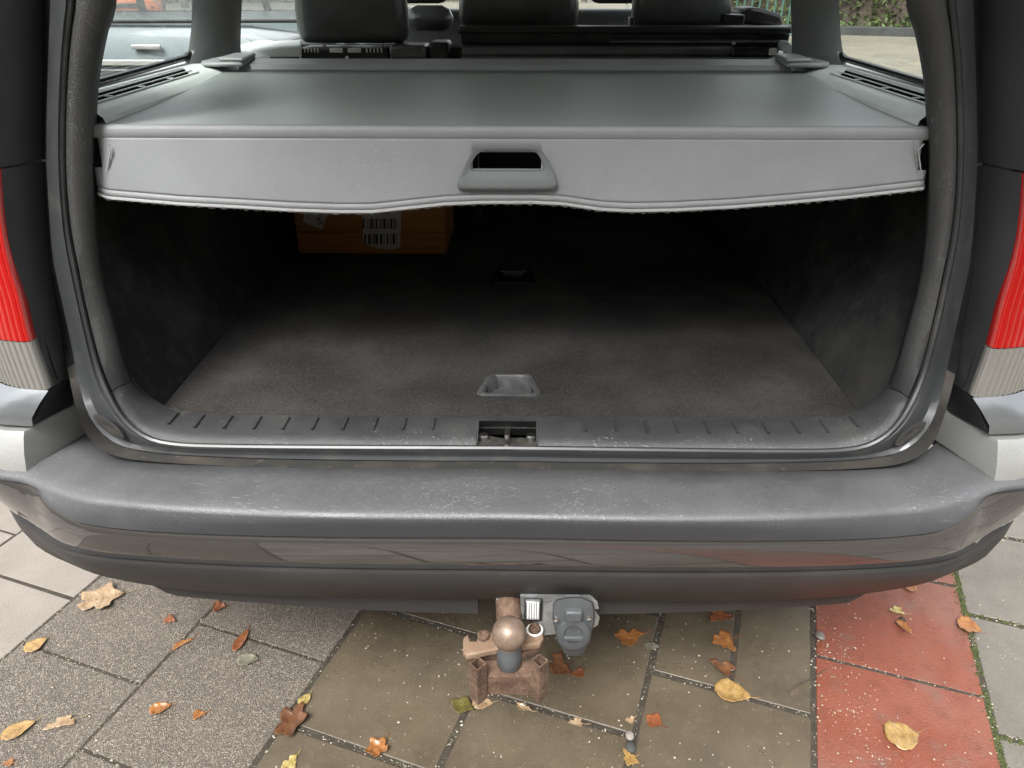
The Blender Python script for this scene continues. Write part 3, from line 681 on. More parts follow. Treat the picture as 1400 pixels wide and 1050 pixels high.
# quarter windows with their black rubber frame, pillars inside
def gx(z): return .655 - (z - 1.045) * .22
def gl_poly(yz, name, sx, solid=.004):
    m = MB(); n = len(yz); m.add([V(sx * gx(z), y, z) for y, z in yz], [tuple(range(n))]); return m.build(name, 'car_glass', car, smooth=False)
for sx in (-1, 1):
    qw = [(1.06, 1.048), (1.60, 1.053), (1.635, 1.075), (1.66, 1.38), (1.06, 1.40)]
    o = gl_poly(qw, 'quarter_window', sx)
    m = MB(); m.tube([V(sx * (gx(z) - .002), y, z) for y, z in [(1.06, 1.050), (1.3, 1.052), (1.58, 1.055), (1.612, 1.062), (1.630, 1.085), (1.64, 1.2), (1.655, 1.38)]], .006, 8); m.build('window_seal', 'dark_gloss', o)
    # pillar between quarter window and rear door
    m = MB(); rws = []
    for i in range(12):
        z = 1.03 + .40 * i / 11; fl = .09 * math.exp(-(z - 1.03) / .03); sl = (z - 1.05) * .05
        x = gx(z)
        rws.append([V(sx * x, 1.618 + sl - fl * .5, z), V(sx * (x - .010), 1.632 + sl - fl * .8, z), V(sx * (x - .034), 1.68 + sl - fl * .4, z), V(sx * (x - .045), 1.74 + sl, z), V(sx * (x - .040), 1.79 + sl + fl * .2, z), V(sx * (x - .008), 1.815 + sl + fl * .3, z), V(sx * (x + .03), 1.82 + sl, z)])
    m.grid(rws); m.build('side_pillar', 'pillar_trim', car)
    dw = gl_poly([(1.82, 1.03), (2.75, 1.02), (2.76, 1.40), (1.83, 1.40)], 'door_window', sx)
    dw2 = gl_poly([(2.87, 1.02), (3.9, 1.0), (3.2, 1.40), (2.86, 1.40)], 'door_window', sx)
    m = MB(); m.box((sx * (gx(1.2) - .02), 2.81, 1.2), (.05, .10, .46)); m.build('middle_pillar', 'pillar_trim', car, bevel=.02)
    # inner door linings
    m = MB(); m.box((sx * .69, 2.85, .82), (.09, 1.85, .42)); m.build('door_lining', 'pillar_trim', car, bevel=.03)
# outer body sides, doors as seams, wheel arches left open
def half_w(y):
    pts = [(1.0, .80), (1.1, .845), (1.35, .875), (2.0, .895), (3.5, .895), (4.4, .885), (5.0, .84), (5.3, .75), (5.45, .6)]
    for (a, b), (c, d) in zip(pts, pts[1:]):
        if a <= y <= c: return b + (d - b) * (y - a) / (c - a)
    return pts[-1][1]
prof = [(.26, .93), (.36, .985), (.5, 1), (.62, 1.0), (.74, .99), (.86, .975), (.93, .95), (.965, .90), (.99, .83), (1.03, .79)]
AX = (1.93, 4.68)
for sx in (-1, 1):
    m = MB(); ys = [1.10 + i * .0435 for i in range(101)]
    for i in range(100):
        for j in range(len(prof) - 1):
            yc = (ys[i] + ys[i + 1]) / 2; zc = (prof[j][0] + prof[j + 1][0]) / 2
            if any((yc - a) ** 2 + (zc - .33) ** 2 < .36 ** 2 for a in AX): continue
            if yc < 1.33 and zc < .62: continue
            def P(y, k):
                z, f = prof[k]; x = half_w(y) * f
                if k >= 8: x = max(gx(z) + .03, x) if k == 8 else gx(z) + .012
                if y < 1.4: x = min(x, .805 + (y - 1.1) * .25 if k < 8 else 9)
                return V(sx * x, y, z)
            m.add([P(ys[i], j), P(ys[i + 1], j), P(ys[i + 1], j + 1), P(ys[i], j + 1)], [(0, 1, 2, 3)])
    bs = m.build('body_side', 'paint', car, autos=50)
    for yy in (2.02, 2.84, 3.95):
        d = MB(); d.tube([V(sx * (half_w(yy) * f + .001), yy, z) for z, f in prof[1:8]], .003, 6); d.build('door_seam', 'black_plastic', bs)
    for yy in (2.15, 3.0):
        d = MB(); d.box((sx * .885, yy, .86), (.03, .2, .03)); d.build('door_handle', 'paint', bs, bevel=.008)
    for a in AX:
        wmesh = MB(); wmesh.lathe((sx * .80, a, .315), [(.20, -.10), (.30, -.10), (.315, -.07), (.315, .07), (.30, .10), (.20, .10)], 32, 'X')
        t = wmesh.build('wheel', 'tyre', car)
        rr = MB(); rr.lathe((sx * .80, a, .315), [(.21, .0), (.205, sx * .09), (.18, sx * .085), (.05, sx * .07), (.0, sx * .07)], 24, 'X'); rr.build('rim', 'rim', t)
# roof, headliner, windscreen, bonnet, front
def roof_rows(dz, w0):
    rws = []
    for i in range(14):
        y = 1.06 + 2.25 * i / 13; arch = .03 * math.sin(math.pi * i / 13)
        rws.append([V(-w0 * s, y, 1.40 + dz + .07 * (1 - abs(s) ** 2.5) + arch) for s in (-1, -.9, -.7, -.4, 0, .4, .7, .9, 1)])
    return rws
MB().grid(roof_rows(0.03, .61)).build('roof', 'paint', car); MB().grid(roof_rows(0, .60)).build('headliner', 'headliner', car)
for sx in (-1, 1):
    m = MB(); m.tube([V(sx * .585, 1.08, 1.40), V(sx * .59, 2.2, 1.425), V(sx * .585, 3.2, 1.40), V(sx * .66, 4.1, 1.0)], .035, 8); m.build('roof_rail', 'pillar_trim', car)
m = MB(); m.grid([[V(-.58 + 1.16 * i / 6, 3.25 + .03 * math.sin(math.pi * i / 6), 1.42) for i in range(7)], [V(-.68 + 1.36 * i / 6, 4.05 + .1 * math.sin(math.pi * i / 6), 1.0) for i in range(7)]]); m.build('windscreen', 'car_glass', car)
m = MB(); m.grid([[V(-.7 + 1.4 * i / 8, y, z + .03 * math.sin(math.pi * i / 8)) for i in range(9)] for y, z in ((4.05, .99), (4.5, .93), (5.0, .85), (5.3, .74), (5.4, .6), (5.42, .3))]); m.build('bonnet', 'paint', car)
m = MB(); m.grid([[V(-.66 + 1.32 * i / 6, y, z) for i in range(7)] for y, z in ((3.35, .70), (3.4, .90), (3.55, .97), (4.1, .98))]); m.build('dashboard', 'pillar_trim', car)
# open tailgate standing up above the camera
m = MB(); m.grid([[V(s * (.56 + .10 * k / 10), 1.06 - .95 * k / 10, 1.53 + .60 * (k / 10) ** .85 - .03 * s * s) for s in (-1, -.7, -.35, 0, .35, .7, 1)] for k in range(11)]); tg = m.build('tailgate', 'paint', car, solid=.05)
# cabin floor to keep stray light out
m = MB(); m.box((0, 2.9, .30), (1.4, 1.5, .03)); m.build('cabin_floor', 'carpet_side', car, smooth=False)

# rear seats
def rounded(name, c, size, mat, parent, bevel=.02, rot=None, sub=0, seg=3):
    return MB().box(c, size, rot).build(name, mat, parent, bevel=bevel, seg=seg)
m = MB()
def seatback(x0, x1):
    m = MB(); rws = []
    for y0, y1, z in ((2.10, 2.24, .55), (2.04, 2.18, .75), (1.97, 2.13, .95), (1.935, 2.09, 1.02), (1.955, 2.07, 1.045)):
        rws.append([V(x0, y0, z), V(x1, y0, z), V(x1, y1, z), V(x0, y1, z)])
    m.grid(rws, True); b = len(m.v); m.f.append((b - 4, b - 3, b - 2, b - 1)); return m
sb = seatback(-.655, -.11).build('rear_seat', 'carpet_side', car, bevel=.012)
sb2 = seatback(-.10, .655).build('rear_seat', 'carpet_side', car, bevel=.012)
YB = 1.90
def bar(p0, p1, y, dep, name, mat, parent, bevel=.004):           # block seen between two sighted corners at depth y
    a = at_y(p0[0], p0[1], y); b = at_y(p1[0], p1[1], y)
    return MB().box(((a.x + b.x) / 2, y + dep / 2, (a.z + b.z) / 2), (abs(b.x - a.x), dep, abs(b.z - a.z))).build(name, mat, parent, bevel=bevel, seg=2)
# left seat top: moulded grey shell, headrest slot, black latch block
shl = [at_y(x, y, YB) for x, y in [(306, 90), (310, 80), (322, 70), (345, 63), (385, 59), (412, 58), (412, 90)]]
shb = [at_y(x, y, YB + .12) for x, y in [(322, 92), (326, 74), (336, 66), (352, 59), (385, 55), (412, 54), (412, 92)]]
shl = [p + V(0, 0, -.006 if i not in (0, 6) else 0) for i, p in enumerate(shl)]
q = MB(); q.grid([shl, shb], True); q.f += [tuple(range(7)), tuple(range(13, 6, -1))]; q.build('seat_top_shell', 'seat_shell', sb, bevel=.005, seg=3)
bar((340, 78), (409, 88), YB - .012, .014, 'shell_slot', 'black_plastic', sb, .002)
bar((408, 66), (532, 90), YB + .012, .10, 'headrest_slot', 'black_plastic', sb)
for i in range(12):
    px = 415 + i * 4.5 if i < 5 else 500 + (i - 7) * 5.0 if i > 6 else 450 + (i - 5) * 25
    bar((px, 66), (px + (2 if i not in (5, 6) else 18), 72), YB + .006, .012, 'slot_rib', 'seat_shell', sb, .001)
bar((405, 84), (535, 88), YB - .006, .02, 'slot_rail', 'seat_shell', sb, .002)
bar((472, 77), (477, 93), YB - .012, .008, 'latch_tab', 'sticker', sb, .001)
bar((531, 62), (583, 82), YB - .004, .10, 'latch_block', 'leather', sb, .008)
bar((585, 58), (614, 86), YB + .004, .10, 'latch_block', 'black_plastic', sb, .008)
bar((531, 83), (618, 92), YB - .008, .11, 'latch_rail', 'black_plastic', sb, .003)
def headrest(px0, px1, pyb, y, ztop, parent, w_top=.9, thick=.11, name='headrest'):
    a = at_y(px0, pyb, y); b = at_y(px1, pyb, y); cx = (a.x + b.x) / 2; hw = abs(b.x - a.x) / 2; zb = a.z
    rws = []
    for k, (f, t) in enumerate(((0.0, .55), (.03, .8), (.1, .95), (.3, 1), (.6, 1), (.85, .92), (.96, .75), (1, .45))):
        z = zb + (ztop - zb) * f; w = hw * (1 if f < .3 else 1 - (1 - w_top) * (f - .3) / .7) * (.88 if k in (0, 7) else .96 if k in (1, 6) else 1)
        th = thick * t / 2; ring = []
        for i in range(20):
            an = 2 * math.pi * i / 20; ca, sa = math.cos(an), math.sin(an)
            ring.append(V(cx + w * math.copysign(abs(ca) ** .45, ca), y + thick / 2 + th * math.copysign(abs(sa) ** .6, sa), z))
        rws.append(ring)
    m = MB().grid(rws, True); m.f.append(tuple(range(20))); n = len(m.v); m.f.append(tuple(n - 20 + i for i in range(20)))
    return m.build(name, 'leather', parent, autos=70)
headrest(403, 556, 60, YB + .02, 1.29, sb)
headrest(626, 792, 40, YB + .12, 1.27, sb2, .7)
headrest(866, 1002, 37, YB + .12, 1.27, sb2, .95)
for px in (440, 520): bar((px, 55), (px + 5, 66), YB + .05, .012, 'headrest_post', 'metal', sb, .003)
# front seats
for cxp, nm in ((587, -1), (840, 1)):
    x = -.38 if nm < 0 else .38
    fs = MB().box((x, 3.05, .78), (.50, .16, .62), Matrix.Rotation(R(-14), 3, 'X')).build('front_seat', 'leather', car, bevel=.05, seg=4)
    MB().box((x, 3.32, .48), (.50, .52, .16)).build('seat_cushion', 'leather', fs, bevel=.05, seg=4)
    MB().box((x, 2.95, 1.20), (.28, .10, .18)).build('headrest', 'leather', fs, bevel=.045, seg=4)
bar((553, 8), (618, 44), 2.35, .09, 'belt_guide', 'leather', sb, .03)

# ------------------------------------------------------------------ tow bar
tb = MB()
B = at_y(696, 866, .768)
tb.tube([V(B.x - .004, .88, B.z + .012), V(B.x - .002, .83, B.z + .0), V(B.x, .80, B.z - .025), V(B.x, .79, B.z - .045)], [.020, .020, .019, .018], 16)
tow = tb.build('tow_bar', 'rust', car)
m = MB(); prf = [(.0001, .0252)] + [(.0252 * math.cos(a), .0252 * math.sin(a)) for a in [R(80 - 10 * i) for i in range(0, 14)]] + [(.0165, -.022), (.0155, -.03)]
m.lathe(B, prf, 32); m.build('tow_ball', 'ball_steel', tow)
m = MB(); m.lathe(B, [(.0165, -.022), (.0165, -.032), (.0185, -.038), (.0185, -.062), (.015, -.068), (0.0001, -.069)], 24); m.build('ball_neck', 'neck_grey', tow)
# clamp plates with bolts
zc = B.z - .038
def plate(px, z, th, name, mat):
    return MB().prism([at_z(x, y, z) for x, y in px], (0, 0, -th)).build(name, mat, tow, bevel=.0025, seg=2)
plate([(633, 872), (640, 866), (643, 876), (652, 876), (653, 866), (672, 864), (700, 862), (730, 858), (742, 862), (743, 872), (738, 880), (705, 884), (675, 888), (638, 896), (633, 890)], zc + .006, .012, 'clamp_plate', 'rust_light')
plate([(637, 898), (670, 895), (710, 898), (738, 884), (746, 874), (742, 866), (700, 868), (645, 884)], zc - .012, .012, 'clamp_plate', 'rust')
for px, py in ((661, 871), (731, 861)):
    c = at_z(px, py, zc + .006); m = MB(); m.lathe(c, [(.0092, 0), (.0092, .005), (.0085, .0065), (.006, .007), (.0055, .004), (.0001, .004)], 12); m.build('bolt', 'rust', tow)
c = at_z(731, 861, zc + .007); MB().tube([c + V(.0115 * math.cos(a), .0115 * math.sin(a), 0) for a in [R(i * 15) for i in range(25)]], .0016, 6, False).build('lock_ring', 'sticker', tow)
# square tubes and cross plate
rot45 = Matrix.Rotation(R(45), 3, 'Z')
tops = [at_y(653, 907, .742), at_y(738, 903, .742)]
for p in tops:
    m = MB(); s_ = .0185; t_ = .0022; Lz = .075; rws = []
    def sq(h, z): return [p + rot45 @ V(a * h, b * h, 0) + V(0, 0, z) for a, b in ((-1, -1), (1, -1), (1, 1), (-1, 1))]
    m.grid([sq(s_ / 2, -Lz), sq(s_ / 2, 0), sq(s_ / 2 - t_, 0), sq(s_ / 2 - t_, -Lz)], True)
    o = m.build('square_tube', 'rust', tow, smooth=False)
a, b = tops
MB().box(((a.x + b.x) / 2, a.y + .006, a.z - .052), (b.x - a.x - .018, .005, .04)).build('cross_plate', 'rust', tow, bevel=.001)
MB().box(((a.x + b.x) / 2, a.y + .020, a.z - .034), (b.x - a.x - .014, .028, .005)).build('cross_plate', 'rust', tow, bevel=.001)
MB().box((B.x, a.y + .045, a.z - .05), (.034, .06, .02)).build('cross_plate', 'rust', tow, bevel=.002)
# socket on its galvanised plate
YS = .815
pl = [at_y(x, y, YS) for x, y in [(711, 814), (735, 812), (790, 809), (806, 813), (817, 824), (819, 833), (812, 834), (820, 845), (818, 855), (806, 862), (745, 869), (735, 868), (728, 850), (713, 846)]]
sp = MB().prism(pl, (0, .004, 0)).build('socket_plate', 'galvanised', tow, smooth=False, bevel=.0012)
def sockpt(px, py, dy): return at_y(px, py, YS - dy)
lo_ = [(756, 826), (760, 820), (775, 816), (795, 816), (810, 822), (813, 832), (813, 850), (808, 868), (799, 892), (793, 897), (777, 897), (771, 892), (760, 866), (755, 845)]
rws = [[sockpt(x, y, -.001) for x, y in lo_], [sockpt(x, y, .016) for x, y in lo_], [sockpt(784 + (x - 784) * .93, 852 + (y - 852) * .95, .024) for x, y in lo_], [sockpt(784 + (x - 784) * .6, 852 + (y - 852) * .6, .027) for x, y in lo_]]
m = MB().grid(rws, True); n = len(m.v); m.f.append(tuple(n - 14 + i for i in range(14))); so_ = m.build('socket', 'socket_grey', tow, autos=40)
c = sockpt(784, 868, .028); m = MB()
ring = lambda k, dy: [sockpt(784 + k * 24 * math.cos(a), 868 + k * 22 * math.sin(a), dy) for a in [R(i * 15) for i in range(24)]]
m.grid([ring(1, .022), ring(1, .031), ring(.9, .034), ring(.55, .035), ring(.5, .032), ring(.02, .033)], True); m.build('socket_lid', 'socket_grey', so_, autos=40)
bar((773, 838), (796, 852), YS - .036, .02, 'lid_hinge', 'socket_grey', so_, .003)
bar((771, 872), (797, 877), YS - .0365, .006, 'lid_grip', 'socket_grey', so_, .001)
for px, py in ((760, 847), (805, 845)):
    c = sockpt(px, py, .026); m = MB(); m.lathe(c, [(.004, -.003), (.004, .002), (.0025, .0025), (.002, .001), (.0001, .001)], 10, 'Y'); m.build('screw', 'metal', so_)
for (p0, p1), mt, dy in ((((717, 821), (741, 850)), 'black_plastic', .006), (((719, 823), (738, 848)), 'galvanised', .010)):
    bar(p0, p1, YS - dy, .006, 'clip_housing', mt, sp, .001)
for i in range(5): bar((721 + i * 3.4, 825), (722.6 + i * 3.4, 846), YS - .0115, .003, 'clip_fin', 'sticker', sp, .0004)
c = sockpt(749, 820, .0005); MB().lathe(c, [(.0048, 0), (.0046, -.003), (.0001, -.003)], 12, 'Y').build('plate_hole', 'black_plastic', sp)
MB().tube([V(B.x - .03, .86, B.z + .03), V(B.x - .022, .83, B.z + .012), V(B.x - .012, .82, B.z + .004)], .0018, 6).build('cable', 'galvanised', tow)

# ------------------------------------------------------------------ luggage cover
cov = empty('luggage_cover', (0, 1.6, 1.0), 'grey roller luggage cover pulled out over the boot with a moulded pull handle', 'cover')
YF, ZF = 1.058, 1.0155
YC, ZC = 1.60, 1.031
def cover_pt(s, t):       # s -1..1 across, t 0 fold .. 1 cassette
    x = s * (.571 + .03 * min(1, t / .15) * (1 - .85 * t))
    z = ZF + (ZC - ZF) * t - .010 * math.sin(math.pi * min(1, t * 1.05)) * (1 - .6 * abs(s) ** 3) + .0025 * math.sin(7 * s + 2) * t * (1 - t) + .0015 * math.sin(13 * s) * t * (1 - t)
    if t < .03: z -= .0012 * (1 - t / .03) ** 2
    return V(x, YF + (YC - YF) * t, z)
m = MB(); m.grid([[cover_pt(-1 + 2 * i / 60, t) for i in range(61)] for t in (0, .012, .03, .06, .12, .2, .3, .4, .5, .6, .7, .8, .9, 1)])
m.build('cover_sheet', 'cover_vinyl', cov, solid=.0025)
# stiff flap with the handle opening
FT = V(0, YF, ZF)
bot_px = [(136, 266), (150, 271), (250, 279), (330, 283), (400, 287), (460, 289), (510, 289), (560, 284), (610, 279), (660, 277), (730, 277), (770, 279), (820, 286), (860, 288), (920, 287), (1000, 283), (1080, 277), (1160, 270), (1235, 262), (1262, 259)]
YL = 1.040
botc = [at_y(x, y, YL) for x, y in bot_px]
xs0, xs1 = botc[0].x, botc[-1].x
def bot_z(x):
    for a, b in zip(botc, botc[1:]):
        if a.x <= x <= b.x: 
            t = (x - a.x) / (b.x - a.x); return a.z + (b.z - a.z) * t
    return botc[0].z if x < xs0 else botc[-1].z
hl, hr = at_y(646, 220, 1.048).x, at_y(740, 220, 1.048).x
ht, hb_ = at_y(693, 209, 1.048).z, at_y(693, 231, 1.046).z
xs = sorted([xs0 + (xs1 - xs0) * i / 200 for i in range(201)] + [hl, hr])
def fy(z): return YF + (YL - YF) * (ZF - z) / (ZF - .92)
m = MB()
cols = []
for x in xs:
    zb_ = bot_z(x)
    ZL = [ZF + .0012, ZF - .0012, ZF - .0030, ZF - .0118, ZF - .0132, ZF - .0146, ZF - .0165, ht, hb_, zb_ + .0150, zb_ + .0128, zb_ + .0113, zb_ + .0098, zb_ + .0030]
    DY = [0.003, -.0006, -.0008, -.0008, .0006, 0, 0, 0, 0, 0, 0, .0014, -.0008, -.0010]
    cols.append([V(x, fy(z) + d, z) for z, d in zip(ZL, DY)])
for i in range(len(xs) - 1):
    for j in range(13):
        if j == 7 and hl - 1e-6 <= xs[i] and xs[i + 1] <= hr + 1e-6: continue
        if j in (5, 6, 7) and (i < 2 or i > len(xs) - 4): continue
        m.add([cols[i][j], cols[i + 1][j], cols[i + 1][j + 1], cols[i][j + 1]], [(0, 1, 2, 3)])
flap = m.build('cover_flap', 'flap_board', cov, solid=.003, autos=60, offset=1)
m = MB(); rws = [[], [], []]
for i in range(500):
    x = xs0 + (xs1 - xs0) * i / 499; z = bot_z(x); j = random.uniform(-.0012, .0012) + .0008 * math.sin(i * .9)
    rws[0].append(V(x, fy(z) - .0036, z + .0040)); rws[1].append(V(x, fy(z) - .0036, z + .001)); rws[2].append(V(x, fy(z) - .001 + random.uniform(-.001, .001), z - .001 + j))
m.grid(rws).build('frayed_edge', 'flap_edge', flap, solid=.002)
for sx, (xa, pp) in (( -1, (None, [(137, 262), (147, 240), (152, 206), (150, 200)])), (1, (None, [(1262, 255), (1258, 236), (1254, 205), (1262, 196)]))):
    m = MB(); m.tube([at_y(x, y, 1.047) + V(0, -.003, 0) for x, y in pp], .0011, 6); m.build('frayed_edge', 'flap_edge', flap)
    pl2 = [(153, 200), (160, 203), (152, 262), (163, 268)] if sx < 0 else [(1244, 196), (1249, 200), (1256, 246), (1244, 256)]
# embossed end lines
for pts in ([(150, 196), (152, 230), (143, 258)], [(1247, 190), (1252, 222), (1255, 250)]):
    MB().tube([at_y(x, y, 1.047) + V(0, -.0022, 0) for x, y in pts], .0006, 6).build('embossed_line', 'flap_board', flap)
# handle frame
ho = [(625, 254), (628, 259), (640, 260.5), (694, 261), (748, 260.5), (759, 259), (763, 254), (758, 236), (744, 210), (736, 204), (724, 202.5), (694, 202), (664, 202.5), (652, 204), (643, 211), (630, 238)]
hi_ = [(644, 228), (646, 231), (652, 232), (694, 232), (735, 232), (741, 231), (743, 228), (741, 221), (736, 212), (731, 208), (722, 207), (694, 207), (664, 207), (656, 208.5), (651, 213), (646, 221)]
def hloop(A, Bp, t, dy): return [at_y(a[0] + (b[0] - a[0]) * t, a[1] + (b[1] - a[1]) * t, fy(at_y(694, a[1] + (b[1] - a[1]) * t, 1.048).z) - dy) for a, b in zip(A, Bp)]
def close_smooth(l, n=64):
    l2 = l + [l[0]]; return poly_resample(smoothcurve(l2, 160), n + 1)[:-1]
m = MB(); m.grid([close_smooth(hloop(ho, hi_, t, dy)) for t, dy in ((0, .0), (.0, .010), (.10, .0155), (.25, .0165), (.7, .0145), (.92, .014), (1, .010), (1.0, -.022))], True)
m.build('pull_handle', 'handle_plastic', flap, autos=50)
# cassette and end caps
m = MB(); rws = []
for x in (-.55, -.3, 0, .3, .55):
    rws.append([V(x, y, z) for y, z in ((1.592, 1.024), (1.589, 1.034), (1.597, 1.0425), (1.645, 1.049), (1.655, 1.044), (1.655, .985), (1.60, .985))])
m.grid(rws, True); m.build('cassette', 'pillar_trim', cov, autos=30)
for sx in (-1, 1):
    m = MB(); 
    pts = [V(sx * .535, 1.575, 1.040), V(sx * .585, 1.568, 1.040), V(sx * .615, 1.575, 1.040), V(sx * .628, 1.60, 1.040), V(sx * .61, 1.655, 1.043), V(sx * .535, 1.66, 1.045)]
    m.prism(pts, (0, 0, .009)); e = m.build('end_cap', 'ledge_cap', cov, bevel=.006, seg=3)
    m = MB(); m.prism([V(sx * .532, 1.572, 1.0490), V(sx * .585, 1.580, 1.0490), V(sx * .575, 1.645, 1.0520), V(sx * .532, 1.655, 1.0520)], (0, 0, .008)); m.build('release_button', 'ledge_cap', e, bevel=.004)
# ------------------------------------------------------------------ cargo net cassette on the right seat back
net = empty('cargo_net_cassette', (.27, 1.88, 1.0), 'long black cargo net cassette clipped along the back of the right rear seat', 'net cassette')
YN = 1.86
bar((626, 36), (1082, 47), YN + .01, .06, 'top_rail', 'black_plastic', net)
bar((640, 46), (1078, 57), YN + .025, .04, 'slot', 'dark_gloss', net, .001)
bar((834, 55.5), (1078, 59), YN + .002, .05, 'thin_rail', 'leather', net, .001)
bar((630, 46), (836, 60), YN + .006, .05, 'net_bag', 'carpet_side', net, .004)
a_, b_ = at_y(632, 70, YN + .03), at_y(1062, 67, YN + .03)
m = MB(); m.tube([a_, a_.lerp(b_, .5), b_], .017, 16); m.build('net_roll', 'leather', net)
bar((630, 78), (1076, 83), YN - .002, .06, 'bottom_rail', 'leather', net, .002)
bar((630, 82), (1070, 90), YN + .01, .05, 'bottom_rail', 'black_plastic', net, .002)
bar((1002, 63), (1062, 78), YN + .005, .03, 'roll_end', 'dark_gloss', net, .004)
bar((1053, 66), (1062, 76), YN - .002, .02, 'roll_tip', 'sticker', net, .003)
br = [at_y(x, y, YN - .01) for x, y in [(1066, 60), (1070, 55), (1078, 57), (1084, 62), (1086, 78), (1082, 83), (1073, 83), (1074, 70), (1068, 70)]]
MB().prism(br, (0, .02, 0)).build('end_bracket', 'seat_shell', net, bevel=.002)
bar((1001, 58), (1005, 62), YN - .004, .004, 'rivet', 'metal', net, .001)
bl_ = [at_y(x, y, 1.98) for x, y in [(1012, 34), (1016, 17), (1026, 10), (1040, 11), (1070, 20), (1071, 36)]]
MB().prism(bl_, (0, .12, 0)).build('seat_bolster', 'black_plastic', sb2, bevel=.008)
bar((992, 20), (1017, 36), 1.96, .05, 'belt_latch', 'black_plastic', sb2, .003)
bar((862, 24), (866, 36), 1.95, .05, 'belt_latch', 'black_plastic', sb2, .002)

# ------------------------------------------------------------------ wooden box
p0, p1 = at_z(408, 347, FZ + .001), at_z(611, 346, FZ + .001)
bw = p1.x - p0.x; by = (p0.y + p1.y) / 2; bx = (p0.x + p1.x) / 2; BH = .30
boxe = empty('wooden_box', (bx, by + .11, FZ), 'varnished orange wooden box with white stickers standing at the back of the boot', 'box')
hs_ = [.055, .075, .065, .06, .045]; z = FZ
for i, h in enumerate(hs_):
    MB().box((bx, by + .006 + (.0015 if i % 2 else 0), z + h / 2), (bw, .012, h - .0012)).build('plank', 'wood_box', boxe, bevel=.0015)
    MB().box((bx, by + .21, z + h / 2), (bw, .012, h - .0012)).build('plank', 'wood_box', boxe, bevel=.0015)
    for sx in (-1, 1): MB().box((bx + sx * (bw / 2 - .006), by + .108, z + h / 2), (.012 if True else 0, .19, h - .0012)).build('plank', 'wood_box', boxe, bevel=.0015)
    z += h
MB().box((bx, by + .108, z + .006), (bw + .004, .22, .012)).build('lid', 'wood_box', boxe, bevel=.002)
yb = by - .0015
def onbox(px, py, d=0): return at_y(px, py, yb - d)
stk = [onbox(x, y) for x, y in [(495, 285), (549, 285), (547, 338), (535, 341), (515, 339), (497, 333)]]
stk2 = MB().prism(stk + [], (0, .001, 0)).build('barcode_label', 'sticker', boxe, smooth=False)
stk[0].z += .0; 
for (xa, xb, ya, yb2) in ((496, 544, 299, 313), (498, 543, 320, 334)):
    x = xa; rr = random.Random(xa)
    while x < xb - 1:
        wd = rr.choice((1, 1, 1.5, 2.2, 3)); 
        m = MB(); m.prism([onbox(a, b, .0006) for a, b in ((x, ya), (x + wd, ya), (x + wd, yb2), (x, yb2))], (0, .0006, 0)); m.build('bar', 'ink', stk2, smooth=False)
        x += wd + rr.choice((1, 1.2, 2, 3))
ps_ = [onbox(x, y) for x, y in [(420, 270), (455, 270), (441, 314), (414, 303)]]
prs = MB().prism(ps_, (0, .001, 0)).build('price_sticker', 'sticker', boxe, smooth=False)
def text(body, loc, size, rot, parent, name='lettering'):
    c = bpy.data.curves.new(name, 'FONT'); c.body = body; c.size = size; c.extrude = .0003; c.align_x = 'CENTER'; c.align_y = 'CENTER'
    t = bpy.data.objects.new(name + '_src', c); COL.objects.link(t)
    dg = bpy.context.evaluated_depsgraph_get(); me = bpy.data.meshes.new_from_object(t.evaluated_get(dg)); bpy.data.objects.remove(t)
    me.materials.clear(); me.materials.append(M['ink'])
    o = bpy.data.objects.new(name, me); o.location = loc; o.rotation_euler = rot; link(o); attach(o, parent); return o
text('59,', onbox(437, 301, .001), .019, (R(90), R(-108), 0), prs); text('15', onbox(421, 297, .001), .009, (R(90), R(-108), 0), prs)
text('57', onbox(530, 291, .001), .010, (R(90), 0, 0), stk2)

